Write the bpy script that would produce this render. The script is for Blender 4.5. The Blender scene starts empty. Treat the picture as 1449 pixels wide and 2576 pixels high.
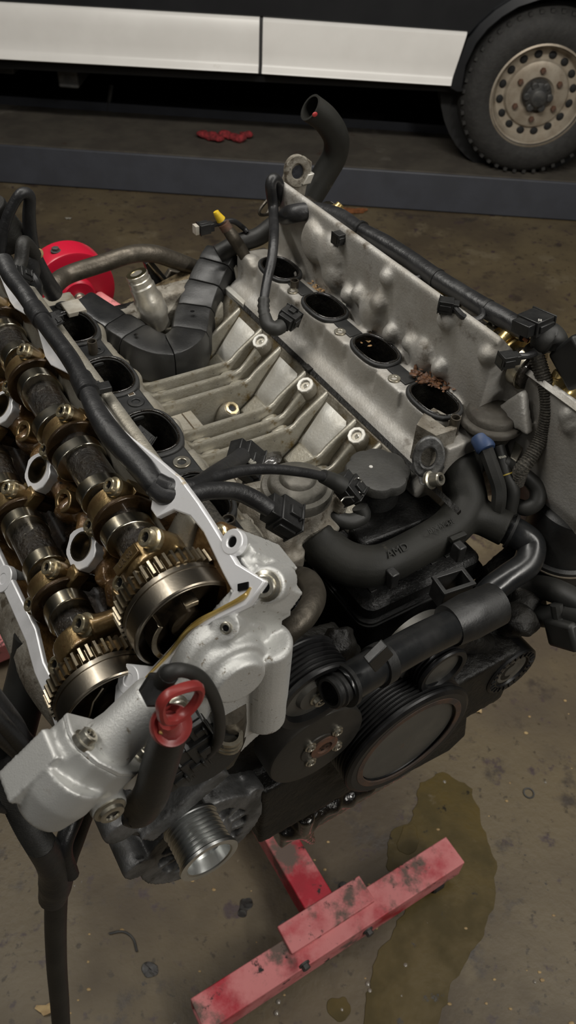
import bpy, math, random
from math import sin, cos, pi, radians, sqrt, hypot, atan2
from mathutils import Vector, Matrix, noise
random.seed(7)
SC = bpy.context.scene
COL = SC.collection

# ------------------------------------------------------------------ camera
IW, IH, FPX = 1449.0, 2576.0, 1990.0
PITCH, ROLL, CAMH, AZ = radians(44.5), radians(3.8), 1.70, radians(34)
cF = Vector((0, cos(PITCH), -sin(PITCH)))
_u = Vector((0, sin(PITCH), cos(PITCH))); _r = Vector((1, 0, 0))
cR = _r * cos(ROLL) + _u * sin(ROLL)
cU = _u * cos(ROLL) - _r * sin(ROLL)
cC = Vector((0, 0, CAMH))
cam = bpy.data.cameras.new('camera'); camo = bpy.data.objects.new('camera', cam); COL.objects.link(camo)
m = Matrix.Identity(4)
for i in range(3):
    m[i][0], m[i][1], m[i][2], m[i][3] = cR[i], cU[i], -cF[i], cC[i]
camo.matrix_world = m
cam.sensor_fit = 'AUTO'; cam.sensor_width = 36.0; cam.lens = FPX / IH * 36.0
cam.clip_start = 0.02; cam.clip_end = 60
cam.dof.use_dof = True; cam.dof.focus_distance = 0.72; cam.dof.aperture_fstop = 13.0
SC.camera = camo

# ------------------------------------------------------------------ world, lamps, exposure
SC.view_settings.view_transform = 'Standard'; SC.view_settings.look = 'None'
SC.view_settings.gamma = 1.0; SC.view_settings.use_curve_mapping = False
SC.view_settings.exposure = 0.0
w = bpy.data.worlds.new('garage_air'); SC.world = w; w.use_nodes = True
w.node_tree.nodes['Background'].inputs['Color'].default_value = (0.9, 0.95, 1.0, 1)
w.node_tree.nodes['Background'].inputs['Strength'].default_value = 0.012
# ceiling battens, plus a tilted lamp added to brighten the van's side
LAMPS = [((-1.2, 0.6, 3.0), 90, 1.5, 0.14, 22.0, 0), ((0.0, 1.1, 3.0), 0, 2.2, 0.14, 72.0, 58),
         ((1.7, 0.5, 3.1), 90, 1.5, 0.14, 26.0, 0), ((-0.9, -1.5, 3.0), 90, 1.5, 0.14, 5.0, 0), ((1.9, -1.0, 3.0), 90, 1.5, 0.14, 56.0, 0)]
for i, (loc, rz, lx, ly, wt, tilt) in enumerate(LAMPS):
    l = bpy.data.lights.new('batten_and_fill', 'AREA'); l.shape = 'RECTANGLE'; l.size = lx; l.size_y = ly
    l.energy = wt; l.color = (1.0, 0.965, 0.90)
    lo = bpy.data.objects.new('batten_and_fill', l); COL.objects.link(lo); lo.location = loc
    lo.rotation_euler = (radians(tilt), 0, radians(rz))

# ------------------------------------------------------------------ frames
eX = Vector((cos(AZ), sin(AZ), 0)); eY = Vector((-sin(AZ), cos(AZ), 0)); eZ = Vector((0, 0, 1))
EO = eX * 0.354 + eY * 0.40                       # engine frame: x across, y to the rear, z up from the floor
def EW(p): return EO + eX * p[0] + eY * p[1] + eZ * p[2]
def WW(p): return Vector(p)
def _ray(px, py): return (cF * FPX + cR * (px - IW / 2) - cU * (py - IH / 2)).normalized()
_c = cC - EO; _cE = Vector((_c.dot(eX), _c.dot(eY), _c.dot(eZ)))
def _pl(px, py, n, d):
    r = _ray(px, py); rE = Vector((r.dot(eX), r.dot(eY), r.dot(eZ))); n = Vector(n)
    return _cE + rE * ((d - n.dot(_cE)) / n.dot(rE))
S2 = sqrt(.5); UG = 1.0423
def PZ(px, py, z): return _pl(px, py, (0, 0, 1), z)      # survey of the photograph: a sighting at a known height,
def PY(px, py, y): return _pl(px, py, (0, 1, 0), y)      # station along the crank,
def PX(px, py, x): return _pl(px, py, (1, 0, 0), x)      # or offset from the crank, in engine coordinates
def PG(px, py, u=UG): return _pl(px, py, (-S2, 0, S2), u)
def PR(px, py, u=UG): return _pl(px, py, (S2, 0, S2), u)
def PW(px, py, Y): r = _ray(px, py); return cC + r * ((Y - cC.y) / r.y)
def PF(px, py, z=0.0): r = _ray(px, py); return cC + r * ((z - cC.z) / r.z)
def LB(v, y, u): return Vector((S2 * (v - u), y, S2 * (v + u)))   # left bank: v towards the valley, u out of the cover plane
def RB(v, y, u): return Vector((-S2 * (v - u), y, S2 * (v + u)))
LV, LU = Vector((S2, 0, S2)), Vector((-S2, 0, S2))
RV, RU = Vector((-S2, 0, S2)), Vector((S2, 0, S2))
XA, YA, ZA = Vector((1, 0, 0)), Vector((0, 1, 0)), Vector((0, 0, 1))

# ------------------------------------------------------------------ mesh builder
def ortho(a):
    a = a.normalized(); h = ZA if abs(a.z) < .9 else XA
    b = h.cross(a).normalized(); return b, a.cross(b).normalized()
def crom(pts, n=8, closed=False):
    pts = [Vector(p) for p in pts]
    if len(pts) < 3: return pts
    out = []; N = len(pts)
    for i in range(N if closed else N - 1):
        if closed: p0, p1, p2, p3 = pts[i - 1], pts[i], pts[(i + 1) % N], pts[(i + 2) % N]
        else:
            p1, p2 = pts[i], pts[i + 1]
            p0 = pts[i - 1] if i else p1 * 2 - p2
            p3 = pts[i + 2] if i + 2 < N else p2 * 2 - p1
        for k in range(n):
            t = k / n
            out.append(.5 * ((2 * p1) + (p2 - p0) * t + (2 * p0 - 5 * p1 + 4 * p2 - p3) * t * t + (3 * p1 - p0 - 3 * p2 + p3) * t ** 3))
    if not closed: out.append(pts[-1])
    return out
class MB:
    def __init__(s, fr=EW): s.v = []; s.f = []; s.fr = fr
    def add(s, vs, fs):
        b = len(s.v); s.v += [Vector(p) for p in vs]; s.f += [tuple(i + b for i in f) for f in fs]; return s
    def prism(s, poly, vec):
        n = len(poly); poly = [Vector(p) for p in poly]; vec = Vector(vec)
        nn = Vector((0, 0, 0))
        for i in range(n): nn += poly[i].cross(poly[(i + 1) % n])
        if nn.dot(vec) > 0: poly = poly[::-1]
        vs = poly + [p + vec for p in poly]
        fs = [tuple(range(n)), tuple(range(2 * n - 1, n - 1, -1))]
        fs += [(i, i + n, (i + 1) % n + n, (i + 1) % n) for i in range(n)]
        return s.add(vs, fs)
    def ringprism(s, outer, inner, vec):
        n = len(outer); vec = Vector(vec); o = [Vector(p) for p in outer]; q = [Vector(p) for p in inner]
        nn = Vector((0, 0, 0))
        for i in range(n): nn += o[i].cross(o[(i + 1) % n])
        if nn.dot(vec) < 0: o, q = o[::-1], q[::-1]
        vs = o + q + [p + vec for p in o] + [p + vec for p in q]; fs = []
        for i in range(n):
            j = (i + 1) % n
            fs += [(i, i + n, j + n, j), (i + 2 * n, j + 2 * n, j + 3 * n, i + 3 * n), (i, j, j + 2 * n, i + 2 * n), (i + n, i + 3 * n, j + 3 * n, j + n)]
        return s.add(vs, fs)
    def box(s, c, h, a=XA, b=YA, d=ZA):
        c = Vector(c); vs = [c + a * h[0] * i + b * h[1] * j + d * h[2] * k for k in (-1, 1) for j in (-1, 1) for i in (-1, 1)]
        return s.add(vs, [(0, 2, 3, 1), (4, 5, 7, 6), (0, 1, 5, 4), (2, 6, 7, 3), (0, 4, 6, 2), (1, 3, 7, 5)])
    def tube(s, pts, r, n=14, sub=8, cap=True, flat=None):
        p = crom(pts, sub) if sub else [Vector(q) for q in pts]
        N = len(p); vs = []; fs = []
        rr = r if callable(r) else (lambda t, R=r: R) if not isinstance(r, (list, tuple)) else None
        if rr is None:
            def rr(t, R=r):
                q = t * (len(R) - 1); i = min(int(q), len(R) - 2); return R[i] + (R[i + 1] - R[i]) * (q - i)
        T = [(p[min(i + 1, N - 1)] - p[max(i - 1, 0)]).normalized() for i in range(N)]
        a, b = ortho(T[0])
        for i in range(N):
            a = (a - T[i] * a.dot(T[i])).normalized(); b = T[i].cross(a)
            R = rr(i / (N - 1))
            for k in range(n):
                th = 2 * pi * k / n; fx = R * cos(th); fy = R * sin(th) * (flat or 1)
                vs.append(p[i] + a * fx + b * fy)
        for i in range(N - 1):
            for k in range(n):
                k2 = (k + 1) % n; fs.append((i * n + k, i * n + k2, (i + 1) * n + k2, (i + 1) * n + k))
        if cap: fs += [tuple(range(n - 1, -1, -1)), tuple((N - 1) * n + k for k in range(n))]
        return s.add(vs, fs)
    def pipe(s, pts, r, t=.003, n=20, sub=8, depth=4):
        """hose with an open far end"""
        p = crom(pts, sub); s.tube(p, r, n, 0, False); b0 = len(s.v) - n
        q = p[::-1][:depth + 1]; s.tube(q, r - t, n, 0, False); b1 = len(s.v) - n * len(q)
        a = [s.v[b0 + k] for k in range(n)]; fs = []
        for k in range(n):
            j = min(range(n), key=lambda z: (s.v[b1 + z] - a[k]).length)
            j2 = min(range(n), key=lambda z: (s.v[b1 + z] - a[(k + 1) % n]).length)
            if j != j2: fs.append((b0 + k, b0 + (k + 1) % n, b1 + j2, b1 + j))
        s.f += fs; s.f.append(tuple(len(s.v) - n + k for k in range(n)))
        s.f.append(tuple(b0 - (len(p) - 1) * n + k for k in range(n - 1, -1, -1)))
        return s
    def lathe(s, prof, o, ax, n=32, a0=0, a1=2 * pi, ref=None, sy=1.0):
        o = Vector(o); ax = Vector(ax).normalized(); a, b = ortho(ax)
        if ref is not None: a = (Vector(ref) - ax * Vector(ref).dot(ax)).normalized(); b = ax.cross(a)
        vs = []; fs = []; full = abs(a1 - a0 - 2 * pi) < 1e-6; nn = n if full else n + 1
        for r, h in prof:
            for k in range(nn):
                th = a0 + (a1 - a0) * k / n; vs.append(o + ax * h + a * r * cos(th) + b * r * sin(th) * sy)
        for i in range(len(prof) - 1):
            for k in range(n):
                k2 = (k + 1) % nn; fs.append((i * nn + k, i * nn + k2, (i + 1) * nn + k2, (i + 1) * nn + k))
        L = len(prof) - 1
        if full and prof[0] != prof[-1]:
            if prof[0][0] > 1e-6: fs.append(tuple(range(n - 1, -1, -1)))
            if prof[-1][0] > 1e-6: fs.append(tuple(L * nn + k for k in range(n)))
        elif not full:
            fs.append(tuple(i * nn for i in range(len(prof)))); fs.append(tuple(i * nn + n for i in range(L, -1, -1)))
        return s.add(vs, fs)
    def ring(s, o, ax, r0, r1, h, n=28, sy=1.0, ref=None):
        """flat annulus of height h with a through hole"""
        return s.lathe([(r0, 0), (r1, 0), (r1, h), (r0, h), (r0, 0)], o, ax, n, sy=sy, ref=ref) if False else s._ring(o, ax, r0, r1, h, n, sy, ref)
    def _ring(s, o, ax, r0, r1, h, n, sy, ref):
        o = Vector(o); ax = Vector(ax).normalized(); a, b = ortho(ax)
        if ref is not None: a = (Vector(ref) - ax * Vector(ref).dot(ax)).normalized(); b = ax.cross(a)
        C = lambda r, hh: [o + ax * hh + a * r * cos(2 * pi * k / n) + b * r * sin(2 * pi * k / n) * sy for k in range(n)]
        return s.ringprism(C(r1, 0), C(r0, 0), ax * h)
    def blob(s, c, rad, a=XA, b=YA, d=ZA, n=14, m_=8, wob=0, seed=0):
        c = Vector(c); vs = []; fs = []
        vs.append(c - d * rad[2])
        for i in range(1, m_):
            ph = -pi / 2 + pi * i / m_
            for k in range(n):
                th = 2 * pi * k / n; q = a * rad[0] * cos(ph) * cos(th) + b * rad[1] * cos(ph) * sin(th) + d * rad[2] * sin(ph)
                if wob: q *= 1 + wob * noise.noise(q / max(rad) * 1.7 + Vector((seed, seed * .7, 0)))
                vs.append(c + q)
        vs.append(c + d * rad[2]); T = len(vs) - 1
        for k in range(n):
            k2 = (k + 1) % n
            fs.append((0, 1 + k2, 1 + k)); fs.append((T, T - n + k, T - n + k2))
            for i in range(m_ - 2): fs.append((1 + i * n + k, 1 + i * n + k2, 1 + (i + 1) * n + k2, 1 + (i + 1) * n + k))
        return s.add(vs, fs)
    def loft(s, secs, cap=True):
        n = len(secs[0]); vs = [p for q in secs for p in q]; fs = []
        for i in range(len(secs) - 1):
            for k in range(n):
                k2 = (k + 1) % n; fs.append((i * n + k, i * n + k2, (i + 1) * n + k2, (i + 1) * n + k))
        if cap: fs += [tuple(range(n - 1, -1, -1)), tuple((len(secs) - 1) * n + k for k in range(n))]
        return s.add(vs, fs)
    def build(s, name, mat, parent=None, bevel=0, seg=2, remesh=0, smooth=0, subd=0, sharp=35, label=None, cat=None, group=None, kind=None, disp=None):
        W = [s.fr(p) for p in s.v]
        lo = Vector([min(p[i] for p in W) for i in range(3)]); hi = Vector([max(p[i] for p in W) for i in range(3)])
        org = Vector(((lo.x + hi.x) / 2, (lo.y + hi.y) / 2, lo.z))
        me = bpy.data.meshes.new(name); me.from_pydata([p - org for p in W], [], s.f); me.validate(); me.update()
        import bmesh
        bm = bmesh.new(); bm.from_mesh(me); bmesh.ops.recalc_face_normals(bm, faces=bm.faces); bm.to_mesh(me); bm.free()
        me.polygons.foreach_set('use_smooth', [True] * len(me.polygons))
        if not remesh: me.set_sharp_from_angle(angle=radians(sharp))
        me.materials.append(MT(mat)); o = bpy.data.objects.new(name, me); COL.objects.link(o)
        place(o, org, parent)
        if remesh:
            q = o.modifiers.new('cast', 'REMESH'); q.mode = 'VOXEL'; q.voxel_size = remesh; q.use_smooth_shade = True
            if smooth: q = o.modifiers.new('fillet', 'SMOOTH'); q.iterations = smooth; q.factor = .5
            if disp:
                t = bpy.data.textures.new('cast_relief', 'CLOUDS'); t.noise_scale = disp[1]
                q = o.modifiers.new('relief', 'DISPLACE'); q.texture = t; q.strength = disp[0]; q.texture_coords = 'LOCAL'
        elif bevel:
            q = o.modifiers.new('edge', 'BEVEL'); q.width = bevel; q.segments = seg; q.limit_method = 'ANGLE'; q.angle_limit = radians(38)
            q.harden_normals = False
        if subd: q = o.modifiers.new('round', 'SUBSURF'); q.levels = subd; q.render_levels = subd
        return tag(o, label, cat, group, kind)
def tag(o, label=None, cat=None, group=None, kind=None):
    if label: o['label'] = label
    if cat: o['category'] = cat
    if group: o['group'] = group
    if kind: o['kind'] = kind
    return o
WLOC = {}
def place(o, org, parent):
    WLOC[o.name] = Vector(org)
    if parent: o.parent = parent; o.location = org - WLOC[parent.name]
    else: o.location = org
def empty(name, wloc, label, cat, group=None, parent=None):
    o = bpy.data.objects.new(name, None); COL.objects.link(o); o.empty_display_size = .05
    place(o, Vector(wloc), parent); return tag(o, label, cat, group)
def copyto(src, dw, parent, label=None):
    """copy an object (and its children) shifted by dw in the world"""
    o = src.copy(); COL.objects.link(o); place(o, WLOC[src.name] + dw, parent)
    if label: o['label'] = label
    for ch in [q for q in bpy.data.objects if q.parent == src]: copyto(ch, dw, o)
    return o
def dE(x, y, z): return eX * x + eY * y + eZ * z
# ------------------------------------------------------------------ materials (all procedural)
def _mat(name, c1, c2=None, ns=30, rough=.5, rough2=None, metal=0.0, bump=(0, 200), dirts=(), coat=0, spec=.5, emit=None, stretch=None, alpha=None):
    mt = bpy.data.materials.new(name); mt.use_nodes = True; nt = mt.node_tree; N = nt.nodes; K = nt.links
    bs = N['Principled BSDF']
    tc = N.new('ShaderNodeTexCoord'); mp = N.new('ShaderNodeMapping'); K.new(tc.outputs['Object'], mp.inputs['Vector'])
    if stretch: mp.inputs['Scale'].default_value = stretch
    def nz(scale, det=4, rgh=.6, off=0):
        n = N.new('ShaderNodeTexNoise'); n.inputs['Scale'].default_value = scale; n.inputs['Detail'].default_value = det
        n.inputs['Roughness'].default_value = rgh
        if off:
            a = N.new('ShaderNodeVectorMath'); a.operation = 'ADD'; a.inputs[1].default_value = (off, off * 1.7, off * .3)
            K.new(mp.outputs[0], a.inputs[0]); K.new(a.outputs[0], n.inputs['Vector'])
        else: K.new(mp.outputs[0], n.inputs['Vector'])
        return n.outputs['Fac']
    def ramp(src, a, b):
        r = N.new('ShaderNodeMapRange'); r.inputs['From Min'].default_value = a; r.inputs['From Max'].default_value = b
        r.interpolation_type = 'SMOOTHSTEP'; K.new(src, r.inputs['Value']); return r.outputs['Result']
    def mix(f, A, B):
        x = N.new('ShaderNodeMix'); x.data_type = 'RGBA'
        if isinstance(f, float): x.inputs[0].default_value = f
        else: K.new(f, x.inputs[0])
        for sock, val in ((x.inputs[6], A), (x.inputs[7], B)):
            if isinstance(val, tuple): sock.default_value = (*val, 1)
            else: K.new(val, sock)
        return x.outputs[2]
    def mixf(f, A, B):
        x = N.new('ShaderNodeMix'); x.data_type = 'FLOAT'; K.new(f, x.inputs[0])
        for sock, val in ((x.inputs[2], A), (x.inputs[3], B)):
            if isinstance(val, (int, float)): sock.default_value = val
            else: K.new(val, sock)
        return x.outputs[0]
    col = c1; rg = rough; me = metal
    if c2:
        f = ramp(nz(ns), .35, .65); col = mix(f, c1, c2)
        if rough2 is not None: rg = mixf(f, rough, rough2)
    for i, (dc, ds, lo, hi, dr, dm) in enumerate(dirts):
        f = ramp(nz(ds, 6, .65, 3.1 + i * 7), lo, hi)
        col = mix(f, col, dc); rg = mixf(f, rg, dr); me = mixf(f, me, dm)
    def put(sock, val):
        if isinstance(val, tuple): bs.inputs[sock].default_value = (*val, 1)
        elif isinstance(val, (int, float)): bs.inputs[sock].default_value = val
        else: K.new(val, bs.inputs[sock])
    put('Base Color', col); put('Roughness', rg); put('Metallic', me)
    bs.inputs['Specular IOR Level'].default_value = spec
    if coat: bs.inputs['Coat Weight'].default_value = coat; bs.inputs['Coat Roughness'].default_value = .08
    if bump[0]:
        b = N.new('ShaderNodeBump'); b.inputs['Strength'].default_value = bump[0]; b.inputs['Distance'].default_value = bump[2] if len(bump) > 2 else .001
        K.new(nz(bump[1], 5, .6, 11), b.inputs['Height']); K.new(b.outputs[0], bs.inputs['Normal'])
    if emit: bs.inputs['Emission Color'].default_value = (*emit[0], 1); bs.inputs['Emission Strength'].default_value = emit[1]
    if alpha: bs.inputs['Alpha'].default_value = alpha
    return mt
BR = (.055, .042, .026); BK = (.012, .011, .010)
TABLE = {
 'alu_clean': dict(c1=(.72, .72, .70), c2=(.60, .60, .58), ns=14, rough=.48, rough2=.58, metal=.65, bump=(.4, 650, .0008), dirts=((BR, 60, .62, .74, .8, 0.), ((.20, .17, .13), 150, .60, .70, .8, 0.), (BK, 420, .68, .74, .8, 0.))),
 'alu_cover': dict(c1=(.60, .60, .58), c2=(.48, .48, .46), ns=10, rough=.48, rough2=.58, metal=.65, bump=(.25, 900, .0006), dirts=((BR, 45, .60, .75, .8, 0.), (BK, 300, .68, .74, .8, 0.))),
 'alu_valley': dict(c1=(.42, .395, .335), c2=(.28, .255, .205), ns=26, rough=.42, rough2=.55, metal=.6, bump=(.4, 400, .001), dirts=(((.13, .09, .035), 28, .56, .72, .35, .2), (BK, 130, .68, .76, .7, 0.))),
 'alu_valley_dark': dict(c1=(.22, .20, .16), c2=(.10, .088, .065), ns=30, rough=.4, rough2=.55, metal=.5, bump=(.5, 300, .0015), dirts=(((.07, .048, .018), 34, .48, .64, .25, .1), (BK, 90, .62, .72, .4, 0.))),  # darker copy of alu_valley: oil stain plus rib-gap shade in the colour
 'alu_rib': dict(c1=(.40, .38, .325), c2=(.27, .25, .20), ns=30, rough=.38, rough2=.52, metal=.65, bump=(.4, 400, .001), dirts=(((.14, .10, .04), 40, .55, .68, .25, .3), (BK, 150, .66, .74, .6, 0.))),
 'alu_pad': dict(c1=(.62, .61, .57), c2=(.50, .48, .43), ns=30, rough=.5, rough2=.6, metal=.55, bump=(.4, 300, .001), dirts=(((.10, .07, .03), 60, .66, .76, .6, .1),)),
 'alu_head': dict(c1=(0.495, 0.48, 0.45), c2=(0.36, 0.3375, 0.3), ns=16, rough=.55, rough2=.65, metal=.55, bump=(.5, 350, .0012), dirts=(((.10, .08, .055), 20, .55, .72, .75, .1), (BK, 120, .70, .78, .8, 0.))),
 'alu_rough': dict(c1=(.30, .28, .24), c2=(.16, .14, .11), ns=45, rough=.6, rough2=.75, metal=.4, bump=(.8, 260, .0015), dirts=((BR, 60, .52, .66, .85, 0.), (BK, 160, .62, .72, .85, 0.))),
 'gasket_white': dict(c1=(.90, .90, .92), c2=(.80, .80, .81), ns=60, rough=.35, rough2=.45, metal=.35, bump=(.1, 600, .0004), dirts=(((.50, .36, .14), 26, .63, .72, .3, .2), (BK, 90, .74, .78, .5, 0.))),
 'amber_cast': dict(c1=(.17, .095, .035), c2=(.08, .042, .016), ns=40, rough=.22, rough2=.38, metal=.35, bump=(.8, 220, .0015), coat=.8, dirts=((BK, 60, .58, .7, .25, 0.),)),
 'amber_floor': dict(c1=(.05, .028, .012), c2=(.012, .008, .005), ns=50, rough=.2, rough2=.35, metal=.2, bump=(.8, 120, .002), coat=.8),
 'cap_gold': dict(c1=(.30, .215, .10), c2=(.15, .092, .038), ns=34, rough=.28, rough2=.4, metal=.8, bump=(.35, 300, .0008), coat=.5, dirts=(((.05, .028, .012), 70, .60, .72, .25, .2),)),
 'cap_bright': dict(c1=(.62, .47, .20), c2=(.45, .32, .12), ns=34, rough=.25, rough2=.35, metal=.85, bump=(.25, 300, .0006), coat=.4, dirts=(((.08, .05, .02), 80, .64, .74, .3, .2),)),
 'flange_brown': dict(c1=(.085, .050, .022), c2=(.040, .024, .011), ns=40, rough=.22, rough2=.35, metal=.5, bump=(.3, 300, .0008), coat=.6),
 'lobe_steel': dict(c1=(.62, .58, .48), c2=(.42, .36, .24), ns=40, rough=.2, rough2=.27, metal=1., bump=(.08, 500, .0004), coat=.2),
 'shaft_oily': dict(c1=(.022, .016, .010), c2=(.009, .007, .005), ns=60, rough=.25, rough2=.38, metal=.0, bump=(1.0, 260, .003), coat=1.),
 'gear_steel': dict(c1=(.36, .31, .23), c2=(.22, .18, .12), ns=30, rough=.25, rough2=.35, metal=1., bump=(.15, 400, .0005), coat=.3),
 'drum_steel': dict(c1=(.25, .222, .18), c2=(.145, .118, .08), ns=18, rough=.30, rough2=.38, metal=1., bump=(.12, 500, .0004), coat=.2),
 'drum_dark': dict(c1=(.06, .045, .028), c2=(.03, .022, .014), ns=30, rough=.25, metal=.6, coat=.4, bump=(.2, 200, .001)),
 'bolt_steel': dict(c1=(.55, .53, .46), c2=(.42, .38, .30), ns=90, rough=.3, metal=.9, bump=(.2, 500, .0004), dirts=((BK, 200, .64, .70, .5, 0.),)),
 'bolt_amber': dict(c1=(.66, .58, .40), c2=(.48, .38, .21), ns=90, rough=.25, metal=.85, bump=(.2, 500, .0004), coat=.4, dirts=((BK, 260, .66, .70, .4, 0.),)),
 'hole_black': dict(c1=(.004, .004, .004), rough=.25, spec=.6),
 'bore_black': dict(c1=(.004, .0038, .0035), c2=(.007, .006, .004), ns=50, rough=.3, rough2=.5, bump=(.8, 90, .003), spec=.35),
 'pump_face': dict(c1=(.040, .038, .034), c2=(.055, .050, .043), ns=20, rough=.42, rough2=.55, metal=.5, bump=(.2, 200, .001)),
 'oil_black': dict(c1=(.006, .0055, .005), c2=(.012, .009, .006), ns=60, rough=.12, rough2=.25, bump=(.8, 90, .003), coat=.8),
 'gasket_black': dict(c1=(0.0154, 0.0161, 0.0168), c2=(0.0224, 0.0224, 0.0217), ns=40, rough=.45, rough2=.55, bump=(.3, 400, .0006), dirts=(((.12, .11, .095), 50, .70, .8, .7, 0.),)),
 'rubber': dict(c1=(0.0165, 0.0165, 0.0154), c2=(0.0231, 0.0226, 0.0198), ns=18, rough=.5, rough2=.62, bump=(.2, 500, .0005), dirts=(((.10, .09, .07), 40, .70, .82, .8, 0.),)),
 'hose_grey': dict(spec=.25, c1=(0.015, 0.015, 0.0132), c2=(0.0204, 0.0198, 0.0168), ns=14, rough=.52, rough2=.62, bump=(.3, 600, .0005), dirts=(((.06, .054, .040), 30, .62, .78, .7, 0.),)),
 'tape': dict(c1=(0.013, 0.013, 0.0137), c2=(0.0195, 0.0195, 0.0202), ns=20, rough=.36, rough2=.48, bump=(.6, 60, .002), dirts=(((.10, .095, .08), 60, .72, .80, .7, 0.),)),
 'conduit': dict(c1=(0.0132, 0.0126, 0.0114), c2=(0.0204, 0.0192, 0.0162), ns=30, rough=.55, bump=(.4, 300, .001)),
 'braid': dict(c1=(.10, .09, .072), c2=(.035, .032, .026), ns=420, rough=.6, bump=(1., 420, .002)),
 'plastic_black': dict(c1=(0.0112, 0.0112, 0.0112), c2=(0.0168, 0.0168, 0.0161), ns=30, rough=.38, rough2=.5, bump=(.3, 420, .0006), dirts=(((.09, .085, .075), 70, .68, .80, .7, 0.),)),
 'plastic_gloss': dict(c1=(0.0112, 0.0119, 0.0126), c2=(0.0182, 0.0182, 0.0182), ns=20, rough=.24, rough2=.34, bump=(.15, 200, .0008), dirts=(((.08, .075, .06), 50, .70, .82, .6, 0.),)),
 'box_black': dict(c1=(0.007, 0.007, 0.007), c2=(0.0126, 0.0126, 0.0119), ns=40, rough=.32, rough2=.45, bump=(.7, 350, .0012), dirts=(((.07, .065, .05), 120, .70, .80, .6, 0.),)),
 'pulley_black': dict(c1=(.010, .010, .011), c2=(.016, .016, .016), ns=30, rough=.35, rough2=.45, metal=.3, dirts=(((.05, .045, .035), 60, .66, .80, .7, 0.),)),
 'pulley_face': dict(c1=(.10, .097, .088), c2=(.13, .122, .105), ns=20, rough=.42, rough2=.55, metal=.5, bump=(.2, 200, .001), dirts=(((.10, .055, .03), 24, .62, .74, .75, .1),)),
 'rusty': dict(c1=(.11, .05, .028), c2=(.06, .04, .03), ns=60, rough=.75, bump=(.6, 200, .001)),
 'ring_dark': dict(c1=(.040, .030, .025), c2=(.075, .042, .026), ns=40, rough=.7, bump=(.4, 200, .001)),
 'sealant': dict(c1=(.42, .28, .07), c2=(.55, .40, .13), ns=60, rough=.15, metal=.3, coat=.8),
 'pulley_bright': dict(c1=(.72, .73, .72), c2=(.58, .59, .58), ns=30, rough=.28, rough2=.35, metal=1.),
 'cast_dark': dict(c1=(.17, .17, .17), c2=(.07, .069, .065), ns=30, rough=.45, rough2=.62, metal=.55, bump=(.5, 200, .0015), dirts=((BK, 24, .52, .64, .4, .1), ((.34, .34, .34), 90, .68, .78, .4, .6))),
 'block_black': dict(spec=.3, c1=(.006, .0055, .005), c2=(.012, .011, .009), ns=40, rough=.4, rough2=.6, bump=(.8, 120, .003)),
 'pipe_steel': dict(c1=(.115, .10, .08), c2=(.06, .052, .04), ns=40, rough=.4, rough2=.55, metal=.7, bump=(.5, 120, .0015), dirts=(((.30, .27, .22), 60, .66, .76, .35, .8),)),
 'sensor_silver': dict(c1=(.74, .71, .64), c2=(.55, .51, .43), ns=40, rough=.35, metal=.85, bump=(.3, 300, .0006)),
 'brass': dict(c1=(.60, .52, .30), rough=.25, metal=1.),
 'rock_beige': dict(c1=(.34, .27, .16), c2=(.12, .08, .04), ns=120, rough=.8, bump=(1., 200, .002)),
 'disc_cast': dict(c1=(.16, .15, .13), c2=(.10, .095, .08), ns=30, rough=.5, rough2=.62, metal=.5, bump=(.5, 250, .001), dirts=(((.28, .26, .21), 60, .66, .78, .7, .2),)),
 'disc_rust': dict(c1=(.075, .068, .056), c2=(.050, .043, .034), ns=40, rough=.6, rough2=.7, metal=.2, bump=(.6, 200, .001), dirts=(((.10, .066, .035), 70, .62, .74, .8, 0.),)),
 'cap_plastic': dict(c1=(0.0442, 0.0433, 0.0391), c2=(0.0306, 0.0298, 0.0272), ns=30, rough=.52, rough2=.6, bump=(.5, 300, .001), dirts=(((.17, .16, .14), 90, .68, .80, .8, 0.),)),
 'blue_plastic': dict(c1=(.035, .065, .15), c2=(.025, .045, .10), ns=30, rough=.5),
 'red_plastic': dict(c1=(.27, .036, .032), c2=(.20, .026, .025), ns=40, rough=.33, bump=(.2, 200, .0006), dirts=(((.08, .03, .02), 120, .70, .78, .7, 0.),)),
 'sand': dict(c1=(.50, .30, .10), c2=(.34, .19, .05), ns=300, rough=.9, bump=(1., 600, .002)),
 'yellow_plastic': dict(c1=(.62, .42, .02), rough=.45),
 'yellow_band': dict(c1=(.40, .30, .05), rough=.5),
 'white_bit': dict(c1=(.42, .40, .35), c2=(.32, .29, .24), ns=50, rough=.5),
 'wire_red': dict(c1=(.35, .03, .03), rough=.5), 'wire_yellow': dict(c1=(.55, .42, .08), rough=.5), 'wire_grey': dict(c1=(.30, .29, .25), rough=.5),
 'copper': dict(c1=(.60, .25, .12), rough=.35, metal=.9),
 'steel_wire': dict(c1=(.70, .68, .62), rough=.25, metal=1.),
 'stand_red': dict(c1=(.40, .012, .028), c2=(.30, .010, .022), ns=12, rough=.42, rough2=.55, bump=(.3, 300, .0008), dirts=(((.58, .20, .20), 7, .36, .58, .7, 0.), ((.12, .085, .07), 13, .50, .64, .8, 0.), ((.020, .018, .016), 30, .60, .68, .8, 0.))),
 'stand_red_clean': dict(c1=(.42, .008, .028), c2=(.36, .008, .024), ns=12, rough=.3, rough2=.4),
 'van_black': dict(c1=(.011, .012, .014), c2=(.014, .015, .017), ns=6, rough=.35, bump=(.1, 300, .0005)),
 'van_white': dict(c1=(0.852, 0.8307, 0.7952), c2=(0.7952, 0.7739, 0.7384), ns=3, rough=.35, bump=(.12, 120, .001), dirts=(((.30, .24, .16), 7, .70, .90, .6, 0.),)),
 'van_under': dict(c1=(.006, .006, .006), c2=(.010, .010, .010), ns=8, rough=.8),
 'seam': dict(c1=(.05, .05, .05), rough=.6),
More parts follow.
